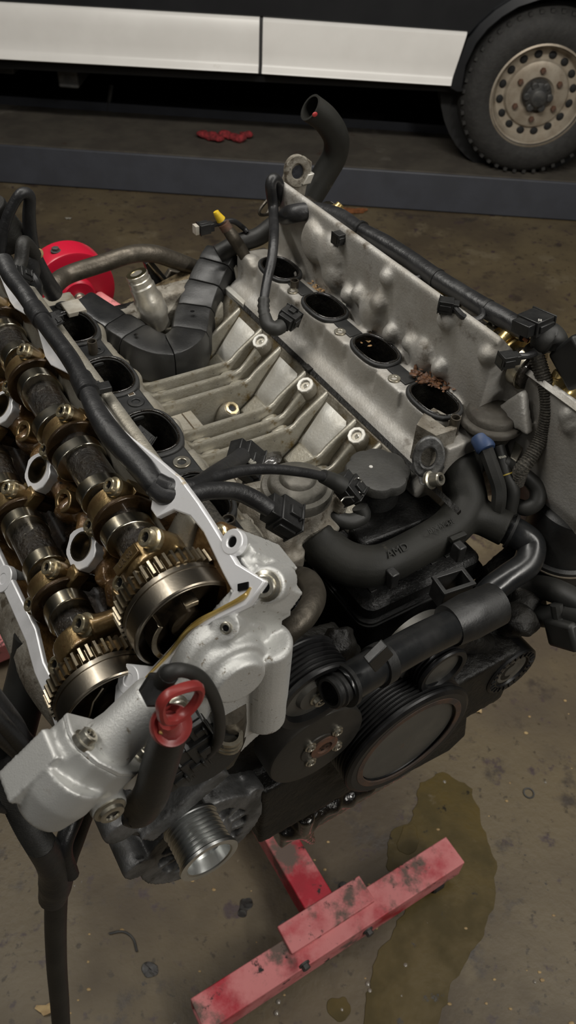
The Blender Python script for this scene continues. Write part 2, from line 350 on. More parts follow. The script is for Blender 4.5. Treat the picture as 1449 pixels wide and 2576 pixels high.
 'tyre': dict(c1=(.020, .019, .018), c2=(.028, .027, .025), ns=30, rough=.72, bump=(.6, 60, .004)),
 'rim_steel': dict(c1=(.40, .35, .28), c2=(.30, .25, .19), ns=14, rough=.45, metal=.35, dirts=(((.12, .08, .05), 20, .62, .76, .8, 0.),)),
 'hub_dark': dict(c1=(.085, .083, .078), c2=(.05, .05, .05), ns=30, rough=.55, metal=.4),
 'lift_paint': dict(c1=(0.0522, 0.0558, 0.0684), c2=(0.045, 0.0477, 0.0576), ns=8, rough=.5, bump=(.2, 60, .001)),
 'lift_deck': dict(c1=(.085, .075, .06), c2=(.055, .047, .038), ns=5, rough=.6, rough2=.75, bump=(.5, 60, .003), dirts=(((.17, .155, .13), 3, .60, .78, .6, 0.), ((.05, .03, .022), 9, .62, .74, .8, 0.))),
 'rag_red': dict(c1=(.30, .025, .030), c2=(.12, .012, .014), ns=60, rough=.9, bump=(1., 80, .004)),
 'leaf_brown': dict(c1=(.30, .11, .035), c2=(.16, .06, .02), ns=60, rough=.6),
 'leaf_tan': dict(c1=(.42, .30, .14), c2=(.30, .20, .09), ns=60, rough=.6),
 'shell': dict(c1=(.20, .095, .045), c2=(.09, .04, .02), ns=120, rough=.55, bump=(.4, 400, .0008)),
 'shell_light': dict(c1=(.46, .30, .14), c2=(.30, .16, .06), ns=120, rough=.6),
 'water': dict(c1=(.20, .18, .15), rough=.06, spec=.8),
 'wall_paint': dict(c1=(.10, .10, .10), c2=(.08, .08, .08), ns=2, rough=.8),
 'print_dark': dict(c1=(.06, .04, .02), rough=.5),
 'print_hose': dict(c1=(.062, .058, .040), rough=.6),
 'print_grey': dict(c1=(.075, .073, .066), rough=.6),
 'print_white': dict(c1=(.50, .49, .46), rough=.6),
}
_MC = {}
def MT(n):
    if n not in _MC: _MC[n] = FLOORMAT() if n == 'floor_concrete' else PUDDLE() if n == 'puddle' else _mat(n, **TABLE[n])
    return _MC[n]
def FLOORMAT():
    mt = _mat('floor_concrete', c1=(.130, .100, .056), c2=(.074, .055, .034), ns=2.2, rough=.48, rough2=.62, bump=(.35, 60, .003),
      dirts=(((.150, .120, .074), 5, .56, .70, .6, 0.), ((.048, .036, .026), 8, .55, .68, .45, 0.), ((.055, .036, .036), 17, .58, .68, .5, 0.), ((.055, .040, .022), 42, .60, .67, .5, 0.), ((.022, .018, .015), 34, .66, .72, .4, 0.), ((.20, .17, .12), 60, .70, .76, .7, 0.)))
    return mt
def PUDDLE():
    mt = _mat('puddle', c1=(.090, .061, .012), c2=(.058, .042, .010), ns=9, rough=.42, rough2=.6, bump=(.25, 60, .002), spec=.3, dirts=(((.12, .092, .05), 14, .60, .70, .5, 0.), ((.02, .016, .010), 26, .64, .70, .3, 0.)))
    return mt
# ------------------------------------------------------------------ the place: floor, walls, ceiling
fl = MB(WW).box((0, 2.5, -.05), (8, 8, .05)).build('floor', 'floor_concrete', kind='structure')
MB(WW).box((0, 10.6, 1.7), (8, .1, 1.75)).build('wall_back', 'wall_paint', kind='structure')
MB(WW).box((-8.1, 2.5, 1.7), (.1, 8, 1.75)).build('wall_left', 'wall_paint', kind='structure')
MB(WW).box((8.1, 2.5, 1.7), (.1, 8, 1.75)).build('wall_right', 'wall_paint', kind='structure')

# ------------------------------------------------------------------ lift runway behind the engine
def wx(px, py, Y): return PW(px, py, Y)
LY = PF(724, 531).y; a = PF(0, 461); b = PF(1449, 558)
# the runway's front face runs through the two sightings
ld = (b - a).normalized(); ln = Vector((-ld.y, ld.x, 0)); lz = .195
if ln.y < 0: ln = -ln
A = a - ld * 2.2; B = b + ld * 2.2
run = empty('lift_runway', (A + B) / 2, 'long dark blue-grey steel lift runway lying on the floor under the van', 'lift')
MB(WW).box((A + B) / 2 + ln * .28 + ZA * lz * .5, ((B - A).length / 2, .28, lz / 2 - .004), ld, ln, ZA).build('side_beam', 'lift_paint', run, bevel=.006)
MB(WW).box((A + B) / 2 + ln * .28 + ZA * (lz - .002), ((B - A).length / 2, .272, .004), ld, ln, ZA).build('deck_plate', 'lift_deck', run, bevel=.001)
MB(WW).box((A + B) / 2 + ln * .555 + ZA * (lz + .02), ((B - A).length / 2, .006, .025), ld, ln, ZA).build('inner_flange', 'lift_paint', run, bevel=.002)
# second runway and black gap beyond, in the dark
run2 = empty('lift_runway', (A + B) / 2 + ln * 1.55, 'far steel lift runway in the dark beyond the van', 'lift')
MB(WW).box((A + B) / 2 + ln * 1.75 + ZA * lz * .5, ((B - A).length / 2, .28, lz / 2), ld, ln, ZA).build('side_beam', 'lift_paint', run2, bevel=.006)

# ------------------------------------------------------------------ van
vo = (A + B) / 2 + ln * .06              # van side plane, a little behind the runway edge
def VP(px, py, off=0.0):                 # sighting on the van's side
    r = _ray(px, py); o = vo + ln * off; return cC + r * ((o - cC).dot(ln) / r.dot(ln))
van = empty('van', VP(657, 190, .8) * 1 , 'black van with a white lower side panel parked on the lift', 'van')
def slab(ps, off, th): return MB(WW).prism([VP(x, y, off) for x, y in ps], ln * th)
slab([(-420, -260), (1900, -150), (1900, -20), (1420, -20), (1330, 0), (1285, 0), (1240, 28), (1205, 60), (1178, 90), (1175, 79), (660, 42), (652, 42), (0, 4), (-420, -24)], .0, .05).build('body_side', 'van_black', van, bevel=.004)
def whitepanel(x0, y0t, x1, y1t, x2, y2b, x3, y3b, nm, lab):
    # top edge (x0,y0t)-(x1,y1t); bottom edge (x3,y3b)-(x2,y2b): swelling panel with rolled lip
    t0, t1, b1, b0 = [VP(*p) for p in ((x0, y0t), (x1, y1t), (x2, y2b), (x3, y3b))]
    secs = []
    prof = [(0, .010), (.02, -.002), (.06, -.010), (.3, -.016), (.6, -.018), (.80, -.018), (.86, -.024), (.92, -.040), (.955, -.044), (.985, -.030), (1.0, .012)]
    outs = []
    for k, e in enumerate((0, 1)):
        T, Bm = ((t0, b0), (t1, b1))[k]
        outs.append([T.lerp(Bm, f) + ln * d for f, d in prof] + [Bm + ln * .06, T + ln * .06])
    return MB(WW).loft(outs).build(nm, 'van_white', van, label=lab)
whitepanel(-420, -20, 653, 42, 651, 183, -420, 124, 'sill_panel', 'white lower door panel')
whitepanel(662, 44, 1176, 80, 1130, 214, 660, 184, 'sill_panel', 'white lower panel ahead of the wheel')
slab([(-420, 128), (1128, 216), (1150, 226), (1150, 232), (-420, 150)], .03, .05).build('sill_trim', 'van_under', van)
slab([(652, -60), (662, -60), (663, 186), (651, 186)], .012, .02).build('door_seam', 'seam', van)
# wheel arch flare
arc = []
wc = PW(1362, 236, VP(1362, 236, .0).y)
outer = [(1150, 228), (1128, 216), (1150, 160), (1176, 95), (1205, 58), (1245, 22), (1290, -8), (1350, -30), (1430, -40), (1520, -30), (1600, 10)]
inner = [(1164, 226), (1160, 216), (1170, 160), (1196, 105), (1226, 68), (1262, 38), (1302, 14), (1356, -4), (1430, -14), (1510, -4), (1580, 30)]
mb = MB(WW); n = len(outer)
secs = []
for i in range(n):
    o, q = VP(*outer[i]), VP(*inner[i])
    secs.append([o + ln * .02, o - ln * .02, q - ln * .03, q + ln * .12])
mb.loft(secs).build('arch_flare', 'van_black', van, bevel=.003)
# wheel
WD = -.015
wcen = VP(1352, 247, WD); wtop = VP(1420, 22, WD); wbot = VP(1335, 449, WD)
WR = (wcen - Vector((wcen.x, wcen.y, lz + .002))).z
wcen = Vector((wcen.x, wcen.y, lz + .002 + .358)); WR = .358
wh = empty('wheel', wcen - ZA * WR, None, None, parent=van); del_keys = None
rf = ln  # axis points away from the viewer
tp = [(.212, -.008), (.235, -.018), (.262, -.022), (.29, -.020), (.315, -.010), (.334, .006), (.350, .03), (.355, .06), (.358, .11), (.355, .17), (.33, .225), (.28, .235), (.212, .22)]
ty = MB(WW).lathe(tp + [tp[0]], wcen, rf, 64)
for k in range(46):
    th = 2 * pi * k / 46; a_, b_ = ortho(rf); d = a_ * cos(th) + b_ * sin(th); t_ = rf.cross(d)
    ty.box(wcen + d * .343 + rf * .028, (.007, .008, .026), d, t_, rf)
    ty.box(wcen + d * .351 + rf * .10, (.004, .013, .035), d, (t_ + rf * .3).normalized(), rf)
ty.build('tyre', 'tyre', wh, sharp=30, label='worn black tyre')
rim = MB(WW).lathe([(.214, -.016), (.222, -.012), (.222, .0), (.205, .004), (.196, .03), (.186, .045), (.150, .048), (.140, .030), (.118, .022), (.078, .020), (.066, .034), (.066, .07), (.2, .07), (.214, .02), (.214, -.016)], wcen, rf, 64)
rim.build('rim', 'rim_steel', wh, label='silver-beige steel rim with round holes')
a_, b_ = ortho(rf)
hole = None
for k in range(16):
    th = 2 * pi * (k + .5) / 16; d = a_ * cos(th) + b_ * sin(th)
    MB(WW).blob(wcen + d * .167 + rf * .0445, (.017, .019, .007), d, rf.cross(d), rf, 12, 6).build('rim_hole', 'van_under', wh)
hub = MB(WW).lathe([(.070, .05), (.066, .02), (.058, -.004), (.045, -.012), (.036, -.03), (.030, -.034), (0, -.034)], wcen, rf, 30)
for k in range(6):
    th = 2 * pi * k / 6; d = a_ * cos(th) + b_ * sin(th); hub.lathe([(.017, .03), (.017, -.014), (.012, -.018), (0, -.018)], wcen + d * .052, rf, 12)
hub.build('hub', 'hub_dark', wh, label='grey hub')
for k in range(6):
    th = 2 * pi * (k + .5) / 6; d = a_ * cos(th) + b_ * sin(th)
    MB(WW).lathe([(.014, .03), (.014, .012), (.011, .004), (0, .003)], wcen + d * .104, rf, 6).build('wheel_bolt', 'rusty', wh)
# inside of the van's underside: floor pan, arch liner, cross members
MB(WW).box(vo + ln * 1.0 + ld * -.6 + ZA * .80, (3.6, .92, .12), ld, ln, ZA).build('floor_pan', 'van_under', van)
MB(WW).lathe([(.44, .12), (.44, .34), (.0, .34)], wcen + ZA * .03, rf, 40).build('arch_liner', 'van_under', van)
for px, py, q in ((200, 190, .35), (60, 250, .5)):
    p = VP(px, py, q); MB(WW).box((p.x, p.y, .55), (.05, .22, .14), ld, ln, ZA).build('chassis_bracket', 'hub_dark', van, bevel=.01)
p = VP(268, 262, .5); MB(WW).tube([p + ZA * .10 + ld * .04, p - ZA * .10 - ld * .02], .012, 8, 0).build('brake_pipe', 'hub_dark', van)
# dark runway-side curtain: jack beam between the runways
jb = empty('jack_beam', vo + ln * 1.05, 'black jack beam between the lift runways under the van', 'jack')
MB(WW).box(vo + ln * 1.02 + ZA * .16 + ld * -.4, (2.2, .06, .10), ld, ln, ZA).build('beam', 'van_under', jb, bevel=.01)

# rag on the runway
p = PF(565, 352, lz)
rg = MB(WW)
for k in range(7):
    q = PF(512 + k * 18, 347 + (k % 3) * 5, lz + .004); rg.blob(q + ZA * .018, (.035, .03, .016 + .004 * (k % 2)), ld, ln, ZA, 16, 8, .5, k)
rg.build('rag', 'rag_red', remesh=.006, smooth=3, label='crumpled dark red rag lying on the lift runway', cat='rag')
# ================================================================== ENGINE
ENG = empty('engine', EW((0, .15, .74)), 'partly dismantled V8 engine with open cylinder heads hung over the red stand', 'engine')
def part(mb, name, mat, label=None, **k): return mb.build(name, mat, k.pop('parent', ENG), label=label, **k)

# ---- bolts (one mesh per kind, copied)
BOLTS = {}
def bolt(p, ax, r, mat, parent, name='bolt', h=None, style='torx'):
    """flanged torx head standing on point p (engine frame) along ax"""
    h = h or r * .9; ax = Vector(ax).normalized(); mb = MB()
    if style == 'torx':
        mb.lathe([(0, -.002), (r * 1.28, -.002), (r * 1.28, r * .22), (r * 1.0, r * .34), (r * .96, h * .9), (r * .84, h), (r * .55, h), (r * .46, h * .55), (0, h * .5)], p, ax, 20)
    elif style == 'hex':
        mb.lathe([(0, -.001), (r * 1.35, -.001), (r * 1.35, r * .25), (r * 1.25, r * .3), (0, r * .3)], p, ax, 20)
        mb.lathe([(r, r * .3), (r, h), (r * .85, h * 1.06), (0, h * 1.06)], p, ax, 6)
    b = mb.build(name, mat, parent, sharp=30)
    if style == 'torx':
        MB().lathe([(r * .50, h * .5), (r * .5, h * .78), (0, h * .78)], p, ax, 12).build('socket', 'hole_black', b)
    return b

# ---- left cylinder head: tub, floor, cover flange
pairs = [((.797, -.111), (.773, -.096)), ((.788, -.084), (.775, -.079)), ((.791, -.041), (.781, -.042)), ((.792, -.020), (.780, -.022)),
 ((.792, .000), (.772, -.005)), ((.792, .012), (.757, .003)), ((.790, .022), (.757, .014)), ((.788, .034), (.774, .03)), ((.776, .10), (.768, .10)), ((.776, .13), (.756, .126)), ((.776, .14), (.756, .140)), ((.776, .155), (.768, .16)), ((.776, .2), (.766, .2)),
 ((.776, .235), (.755, .235)), ((.776, .25), (.755, .25)), ((.776, .3), (.768, .3)), ((.776, .345), (.757, .345)), ((.776, .36), (.757, .36)), ((.776, .46), (.77, .447)), ((.6, .46), (.613, .447)), ((.598, .3), (.611, .3)), ((.598, .11), (.611, .11)), ((.597, .03), (.612, .03)), ((.592, .0), (.605, .0)), ((.592, -.03), (.606, -.03)), ((.588, -.06), (.600, -.06)),
 ((.584, -.088), (.606, -.078)), ((.64, -.094), (.645, -.084)), ((.66, -.094), (.655, -.072)), ((.672, -.092), (.672, -.066)), ((.687, -.093), (.690, -.086)), ((.709, -.094), (.710, -.087)), ((.73, -.093), (.734, -.087)), ((.746, -.099), (.744, -.091)), ((.777, -.113), (.762, -.100))]
LO = [LB(v, y, UG) for (v, y), _ in pairs]; LI = [LB(v, y, UG) for _, (v, y) in pairs]
def tub(B, U, V, dy, mat1, mat2):
    top = [B(v, y + dy, UG - .004) for _, (v, y) in pairs]; bot = [B(min(max(v, .622), .722), min(max(y + dy, -.066), .44), UG - .050) for _, (v, y) in pairs]
    mid = [B(min(max(v, .606), .746), max(y, -.085) + dy, UG - .024) for _, (v, y) in pairs]
    part(MB().loft([top, mid, bot], cap=False), 'cam_bay_wall', mat1, sharp=60)
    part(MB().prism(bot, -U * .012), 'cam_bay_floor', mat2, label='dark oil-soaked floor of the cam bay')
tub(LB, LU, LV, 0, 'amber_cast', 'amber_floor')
fl_ = part(MB().ringprism(LO, LI, -LU * .006), 'cover_flange', 'gasket_white', bevel=.0012, label='bright machined valve cover flange')
def ear(v, y, ro, ri, u=UG, B=LB, U=LU, par=fl_, mat='gasket_white'):
    MB().ring(B(v, y, u - .006), U, ri, ro, .0065, 26).build('flange_ear', mat, par, bevel=.0008)
    e = MB().lathe([(ro * .94, -.006), (ro * .6, -.03), (0, -.03)], B(v, y, u), U, 20).build('ear_boss', 'alu_clean', par)
    MB().lathe([(ri * 1.02, -.001), (ri * 1.02, -.02), (0, -.02)], B(v, y, u), U, 16).build('bolt_hole', 'hole_black', par)
ear(.7945, -.068, .0095, .0040); ear(.667, -.0775, .0108, .0043); ear(.589, -.071, .0125, .0055); ear(.603, .101, .0125, .0045)
part(MB().box(LB(.782, -.101, UG + .0006), (.0045, .0025, .0006), (LV * .8 - YA * .6).normalized(), (LV * .6 + YA * .8).normalized(), LU), 'rubber_tab', 'hole_black', parent=fl_)
part(MB().tube([LB(v, y, UG + .0006) for v, y in ((.786, -.106), (.777, -.1065), (.757, -.0985), (.742, -.0925), (.728, -.0895), (.708, -.0903), (.690, -.0893), (.680, -.0885))], [.0006, .0020, .0016, .0022, .0018, .0014, .0011, .0005], 8, 6, flat=None), 'sealant_bead', 'sealant', parent=fl_, label='amber sealant bead')
# centre ridge casting with lumps
rid = MB()
for k in range(-1, 4):
    yb = .049 + .106 * k
    if k >= 0: rid.ring(LB(.6875, yb, UG - .058), LU, .0130, .0205, .050, 24)
    rid.blob(LB(.689, yb + .054, UG - .020), (.016, .013, .02), LV, YA, LU, wob=.25, seed=k)
    rid.blob(LB(.690, yb + .028, UG - .026), (.015, .017, .018), LV, YA, LU, wob=.3, seed=k + 9)
    rid.blob(LB(.684, yb + .078, UG - .028), (.014, .017, .02), LV, YA, LU, wob=.3, seed=k + 19)
    rid.box(LB(.676, yb + .02, UG - .045), (.03, .012, .02), LV, YA, LU)
part(rid, 'centre_casting', 'amber_cast', remesh=.0022, smooth=4, label='brown oil-stained casting ridge between the camshafts')
for k in range(4):
    yb = .049 + .106 * k; pts = [(-.016, -.004), (-.0145, .010), (-.006, .016), (-.001, .0205), (.009, .0155), (.0165, .008), (.0185, -.008), (.013, -.012), (.0105, -.019), (-.002, -.021), (-.011, -.016)]
    n = 26; O_ = []; I_ = []
    for j in range(n):
        th = 2 * pi * j / n
        best = 0
        for q in range(len(pts)):
            (x0, y0), (x1, y1) = pts[q], pts[(q + 1) % len(pts)]
            dx, dy = cos(th), sin(th); det = dx * (y0 - y1) - dy * (x0 - x1)
            if abs(det) < 1e-9: continue
            t = (x0 * (y0 - y1) - y0 * (x0 - x1)) / det; s_ = (dx * y0 - dy * x0) / det
            if t > 0 and -1e-6 <= s_ <= 1 + 1e-6: best = max(best, t)
        O_.append(LB(.686 + best * cos(th), yb + best * sin(th), UG)); I_.append(LB(.6875 + .0122 * cos(th), yb + .0122 * sin(th), UG))
    t = part(MB().ringprism(O_, I_, -LU * .012), 'spark_plug_well', 'gasket_white', bevel=.0008, label='white machined spark plug well')
    MB().ring(LB(.6875, yb, UG - .03), LU, .0108, .0124, .0305, 26).build('sleeve', 'gear_steel', t)
    MB().lathe([(.0108, -.03), (0, -.03)], LB(.6875, yb, UG), LU, 24).build('well_bottom', 'hole_black', t)
    MB().ring(LB(.6875, yb, UG - .020), LU, .0078, .0108, .006, 26).build('well_step', 'gear_steel', t)
for k in range(-1, 4):
    yb = .103 + .1065 * k
    if k < 0: continue
    t = part(MB().ring(LB(.6935, yb, UG - .014), LU, .0058, .0098, .013, 22, 1.2, LV), 'oil_gallery_ring', 'cap_gold', bevel=.0008)
    MB().lathe([(.0058, -.006), (0, -.006)], LB(.6935, yb, UG), LU, 18, sy=1.2, ref=LV).build('gallery_bottom', 'amber_floor', t)

# ---- camshafts, phasers and caps of one bank
def lobe_poly(c, a, b, R, lift, ang, n=36):
    out = []
    for k in range(n):
        th = 2 * pi * k / n; d = (th - ang + pi) % (2 * pi) - pi
        r = R + lift * max(0, cos(d)) ** 2.2 if abs(d) < pi / 2 else R
        out.append(c + a * r * cos(th) + b * r * sin(th))
    return out
def camshaft(B, V, U, v0, u0, y0, y1, lobes, name, lab):
    r = part(MB().lathe([(.0, 0), (.0165, 0), (.0168, y1 - y0), (0, y1 - y0)], B(v0, y0, u0), YA, 28), name, 'shaft_oily', lab)
    for yc, ang, lift, R in lobes:
        MB().prism(lobe_poly(B(v0, yc - .0065, u0), V, U, R, lift, radians(ang)), YA * .013).build('lobe', 'lobe_steel', r, bevel=.0008, sharp=25)
        
    return r
VI, UI, VE, UE = .7285, 1.036, .6415, 1.034
CY = [.047 + .106 * k for k in range(4)]
lob = []
for k, yc in enumerate(CY):
    a1 = (100, 140, 60, 200)[k]
    lob += [(yc - .030, a1, .006, .0195), (yc + .0215, a1, .006, .0195)]
camshaft(LB, LV, LU, VI, UI, -.045, .45, lob, 'camshaft', 'oily intake camshaft nearest the valley')
lob = []
for k, yc in enumerate(CY):
    a1 = (50, 60, 110, 20)[k]
    lob += [(yc - .030, a1, .008, .019), (yc + .0215, a1, .008, .019)]
camshaft(LB, LV, LU, VE, UE, -.045, .45, lob, 'camshaft', 'oily exhaust camshaft on the outer side')
for (v0, u0) in ((VI, UI), (VE, UE)):
    for yc in CY[:3]:   # worn bright journal rings by the caps
        pass
def arch(B, V, U, v0, u0, yc, w, R, ri, foot, d0, d1, mb):
    """bearing cap: arch of radius R over the cam, width w along y, flat feet out to foot"""
    prof = []
    n = 16
    for k in range(n + 1):
        th = pi * k / n; prof.append((cos(th) * R, sin(th) * R))
    O_ = [(foot, d0), (foot, d1)] + [(c_, s_) for c_, s_ in prof if s_ > d1 or abs(c_) < R * .98] + [(-foot, d1), (-foot, d0)]
    O_ = [(foot, d0), (foot, d1)] + [(x, max(z, d1)) for x, z in prof] + [(-foot, d1), (-foot, d0)]
    I_ = [(ri * cos(pi * k / 10), ri * sin(pi * k / 10) * .98) for k in range(10, -1, -1)]
    poly = O_ + [(-ri - .001, d0)] + I_ + [(ri + .001, d0)]
    mb.prism([B(v0 + x, yc - w / 2, u0 + z) for x, z in poly], YA * w)
def cap(B, V, U, v0, u0, yc, mat='cap_gold', bmat='bolt_amber', bolts=True, arm=0):
    mb = MB(); arch(B, V, U, v0, u0, yc, .017, .0225, .0145, .027, -.010, .006, mb)
    c_ = part(mb, 'bearing_cap', mat, bevel=.0014)
    fl = MB(); arch(B, V, U, v0, u0, yc - .0125, .004, .0262, .0150, .0260, -.016, -.01, fl)
    fl.build('oil_flange', 'flange_brown' if mat == 'cap_gold' else mat, c_, bevel=.0008)
    if arm: MB().box(B(v0 + arm * .024, yc - .010, u0 + .003), (.0085, .0065, .007), V, YA, U).build('cap_arm', mat, c_, bevel=.002)
    if bolts:
        for s_ in (1, -1):
            p = B(v0 + s_ * .0195, yc, u0 + (.0195 if s_ > 0 else .010))
            MB().lathe([(.0078, -.018), (.0078, -.001), (.0066, 0), (0, 0)], p, U, 18).build('bolt_pad', mat, c_)
            bolt(p, U, .0064 if mat == 'cap_gold' else .0056, bmat, c_, h=.0062)
    return c_
for k, yc in enumerate(CY):
    cap(LB, LV, LU, VI, UI, yc); cap(LB, LV, LU, VE, UE, yc, arm=1)
# front bridge cap carrying both cams
fb = MB(); yc = -.020
for v0, u0 in ((VI, UI), (VE, UE)): arch(LB, LV, LU, v0, u0, yc, .020, .0245, .0165, .029, -.012, .004, fb)
fb.tube([LB(VI - .022, yc - .003, UI + .012), LB(VI - .045, yc - .004, UI - .002), LB(VE + .022, yc - .003, UE + .014)], [.010, .0075, .0105], 12, 8)
fb.box(LB((VI + VE) / 2, yc - .001, UG - .030), (.02, .009, .022), LV, YA, LU)
for v_, u_ in ((VI + .022, .021), (VI - .021, .012), (VE + .022, .018), (VE - .021, .010)):
    fb.lathe([(.0098, -.02), (.0098, .0), (0, .0)], LB(v_, yc, UI + u_ - .002), LU, 18)
fbr = part(fb, 'front_bearing_bridge', 'cap_gold', remesh=.0016, smooth=3, label='golden cast bridge cap across both camshafts')
for v_, u_ in ((VI + .022, .021), (VI - .021, .012), (VE + .022, .018), (VE - .021, .010)):
    bolt(LB(v_, yc, UI + u_ - .0025), LU, .0076, 'bolt_amber', fbr, h=.0085)
MB().box(LB(VI - .001, yc + .001, UI + .0252), (.013, .0045, .0012), LV, YA, LU).build('number_pad', 'cap_gold', fbr, bevel=.0006)
for v_, y_, u_ in ((.783, -.040, -.018), (.605, -.012, -.02)):
    bolt(LB(v_, y_, UG + u_), LU, .0062, 'bolt_amber', ENG, 'head_bolt', h=.008)
    part(MB().lathe([(.010, -.035), (.010, 0), (0, 0)], LB(v_, y_, UG + u_), LU, 18), 'bolt_pillar', 'amber_cast')

def phaser(B, V, U, v0, u0, nm, lab, fan=True, ph=0, dy=0.0):
    B0 = B
    def B(v, y, u): return B0(v, y + dy, u)
    r = part(MB().lathe([(.0, -.048), (.030, -.048), (.0385, -.0485), (.0385, -.061), (.030, -.061), (0, -.061)], B(v0, 0, u0), YA, 56), nm, 'gear_steel', lab)
    g = MB(); nt = 46
    for k in range(nt):
        th = 2 * pi * k / nt + ph; d = V * cos(th) + U * sin(th); t = U * cos(th) - V * sin(th); c_ = B(v0, -.048, u0)
        g.prism([c_ + d * .0375 + t * .0027, c_ + d * .0412 + t * .0019, c_ + d * .0436 + t * .0010, c_ + d * .0436 - t * .0010, c_ + d * .0412 - t * .0019, c_ + d * .0375 - t * .0027], YA * -.0125)
    g.build('gear_teeth', 'gear_steel', r, sharp=25, kind='stuff')
    MB().lathe([(.0, -.0605), (.040, -.0605), (.0412, -.0615), (.0412, -.0655), (.0402, -.066), (.0402, -.0668), (.0412, -.0673), (.0414, -.0815), (.0406, -.0825), (.0398, -.0828), (.0394, -.0832), (.0388, -.0832), (.0385, -.075), (0, -.075)], B(v0, 0, u0), YA, 72).build('drum', 'drum_steel', r, sharp=25)
    MB().lathe([(.0384, -.0752), (0, -.0752), ], B(v0, 0, u0), YA, 40).build('drum_face', 'drum_dark', r)
    # curved trigger vanes standing on the face
    if fan:
        for a0, a1, rr, h in ((96, 196, .0290, .0125), (34, 54, .0290, .0135)):
            n = 14; ot = []; it = []
            for k in range(n + 1):
                th = radians(a0 + (a1 - a0) * k / n); d = V * cos(th) + U * sin(th)
                ot.append(B(v0, -.075, u0) + d * (rr + .0020)); it.append(B(v0, -.075, u0) + d * (rr - .0020))
            MB().prism(ot + it[::-1], -YA * h).build('trigger_vane', 'gear_steel', r, bevel=.0005)
    else:
        d0 = B(v0, -.075, u0)
        pts = [(-.034, .012), (-.030, .022), (-.014, .020), (-.008, .021), (.006, .0285), (.02, .030)]
        MB().prism([d0 + V * a + U * b for a, b in pts] + [d0 + V * a + U * (b - .0018) for a, b in pts[::-1]], -YA * .009).build('trigger_vane', 'gear_steel', r, bevel=.0004)
    MB().lathe([(.0, -.075), (.013, -.075), (.013, -.081), (.009, -.083), (0, -.083)], B(v0, 0, u0), YA, 24).build('centre_bolt', 'drum_dark', r)
    MB().lathe([(.0, -.047), (.020, -.047), (.0215, -.040), (.0215, -.034), (.019, -.032), (0, -.032)], B(v0, 0, u0), YA, 36).build('collar', 'drum_steel', r)
    return r
phaser(LB, LV, LU, VI, UI, 'cam_phaser', 'toothed steel intake cam phaser drum')
phaser(LB, LV, LU, .6335, 1.0255, 'cam_phaser', 'toothed steel exhaust cam phaser drum at the outer corner', fan=False, ph=.07, dy=.009)

# ---- left front cover (bright casting) and cam sensor housing
fc = MB()
fc.prism([LB(v, -.094, u) for v, u in ((.797, UG - .007), (.792, 1.012), (.770, .988), (.735, .955), (.69, .915), (.66, .89), (.60, .90), (.58, .96), (.584, UG - .007))], -YA * .012)
fc.ringprism([p - LU * .006 + (-YA * .0 if True else 0) for p in LO], LI, -LU * .03) if False else None
fr = [(.584, -.088), (.64, -.094), (.687, -.093), (.73, -.093), (.746, -.099), (.777, -.113), (.797, -.111)]
fc.prism([LB(v, y, UG - .006) for v, y in fr] + [LB(.797, -.09, UG - .006), LB(.584, -.085, UG - .006)], -LU * .04)
fc.tube([LB(.747, -.106, UG - .016), LB(.715, -.104, UG - .018), LB(.69, -.103, UG - .020)], [.0115, .013, .015], 16)        # ridge from the top bolt
fc.lathe([(.0375, -.094), (.0368, -.1060), (.0345, -.1085), (.0290, -.1090), (.0282, -.1180), (.0262, -.1200), (.0215, -.1205), (.0207, -.1285), (.0190, -.1305), (0, -.1305)], LB(.7235, 0, 1.009), YA, 56)   # dome in front of the phaser
fc.lathe([(.030, -.098), (.030, -.105), (.027, -.108), (0, -.108)], LB(VE + .01, 0, UE - .035), YA, 36)
fc.prism([PY(px, py, -.1075) for px, py in ((603, 1522), (640, 1506), (700, 1500), (733, 1538), (733, 1550), (692, 1570), (668, 1566), (655, 1543), (615, 1552))], YA * .016)   # stepped block
fc.prism([PY(px, py, -.099) for px, py in ((640, 1450), (672, 1440), (706, 1462), (722, 1490), (700, 1520), (640, 1520))], YA * .02)
p0, p1 = PY(672, 1586, -.122), PY(640, 1800, -.122)
xb = PY(668, 1602, -.106); fc.lathe([(0, 0), (.0165, 0), (.0195, -.003), (.0195, -.02), (.0185, -.105), (0, -.115)], Vector((xb.x, -.108, xb.z)), ZA, 24)        # round boss running down
fc.box(Vector((xb.x - .022, -.102, xb.z - .06)), (.022, .012, .055))
pb = PY(640, 1700, -.114); fc.lathe([(.015, -.03), (.0125, 0), (0, 0)], pb + YA * .004, -YA, 20)
fc.box(LB(.788, -.070, UG - .034), (.013, .014, .026), LV, YA, LU)
pb2 = PY(507, 1568, -.112); fc.lathe([(.0115, -.03), (.0105, 0), (0, 0)], LB(.752, -.108, UG - .004), (LU - YA * .5).normalized(), 18)
pb3 = PY(672, 1472, -.1065); fc.lathe([(.0135, -.03), (.0135, 0), (.0120, .002), (0, .002)], pb3, (LU * .9 - YA * .45).normalized(), 22)
part(fc, 'front_cover', 'alu_clean', remesh=.0014, smooth=2, label='bright aluminium front cover of the near head')
bolt(LB(.752, -.1085, UG - .006), (LU - YA * .5).normalized(), .0045, 'bolt_steel', ENG, 'cover_bolt', h=.003)
bolt(pb + YA * .004, -YA, .0085, 'bolt_steel', ENG, 'cover_bolt', h=.006)
bolt(pb3 + (LU * .9 - YA * .45).normalized() * .003, (LU * .9 - YA * .45).normalized(), .0085, 'bolt_steel', ENG, 'cover_bolt', h=.006)
bolt(PY(627, 1519, -.100), (LU * .95 - YA * .3).normalized(), .0062, 'bolt_steel', ENG, 'cover_bolt', h=.003)

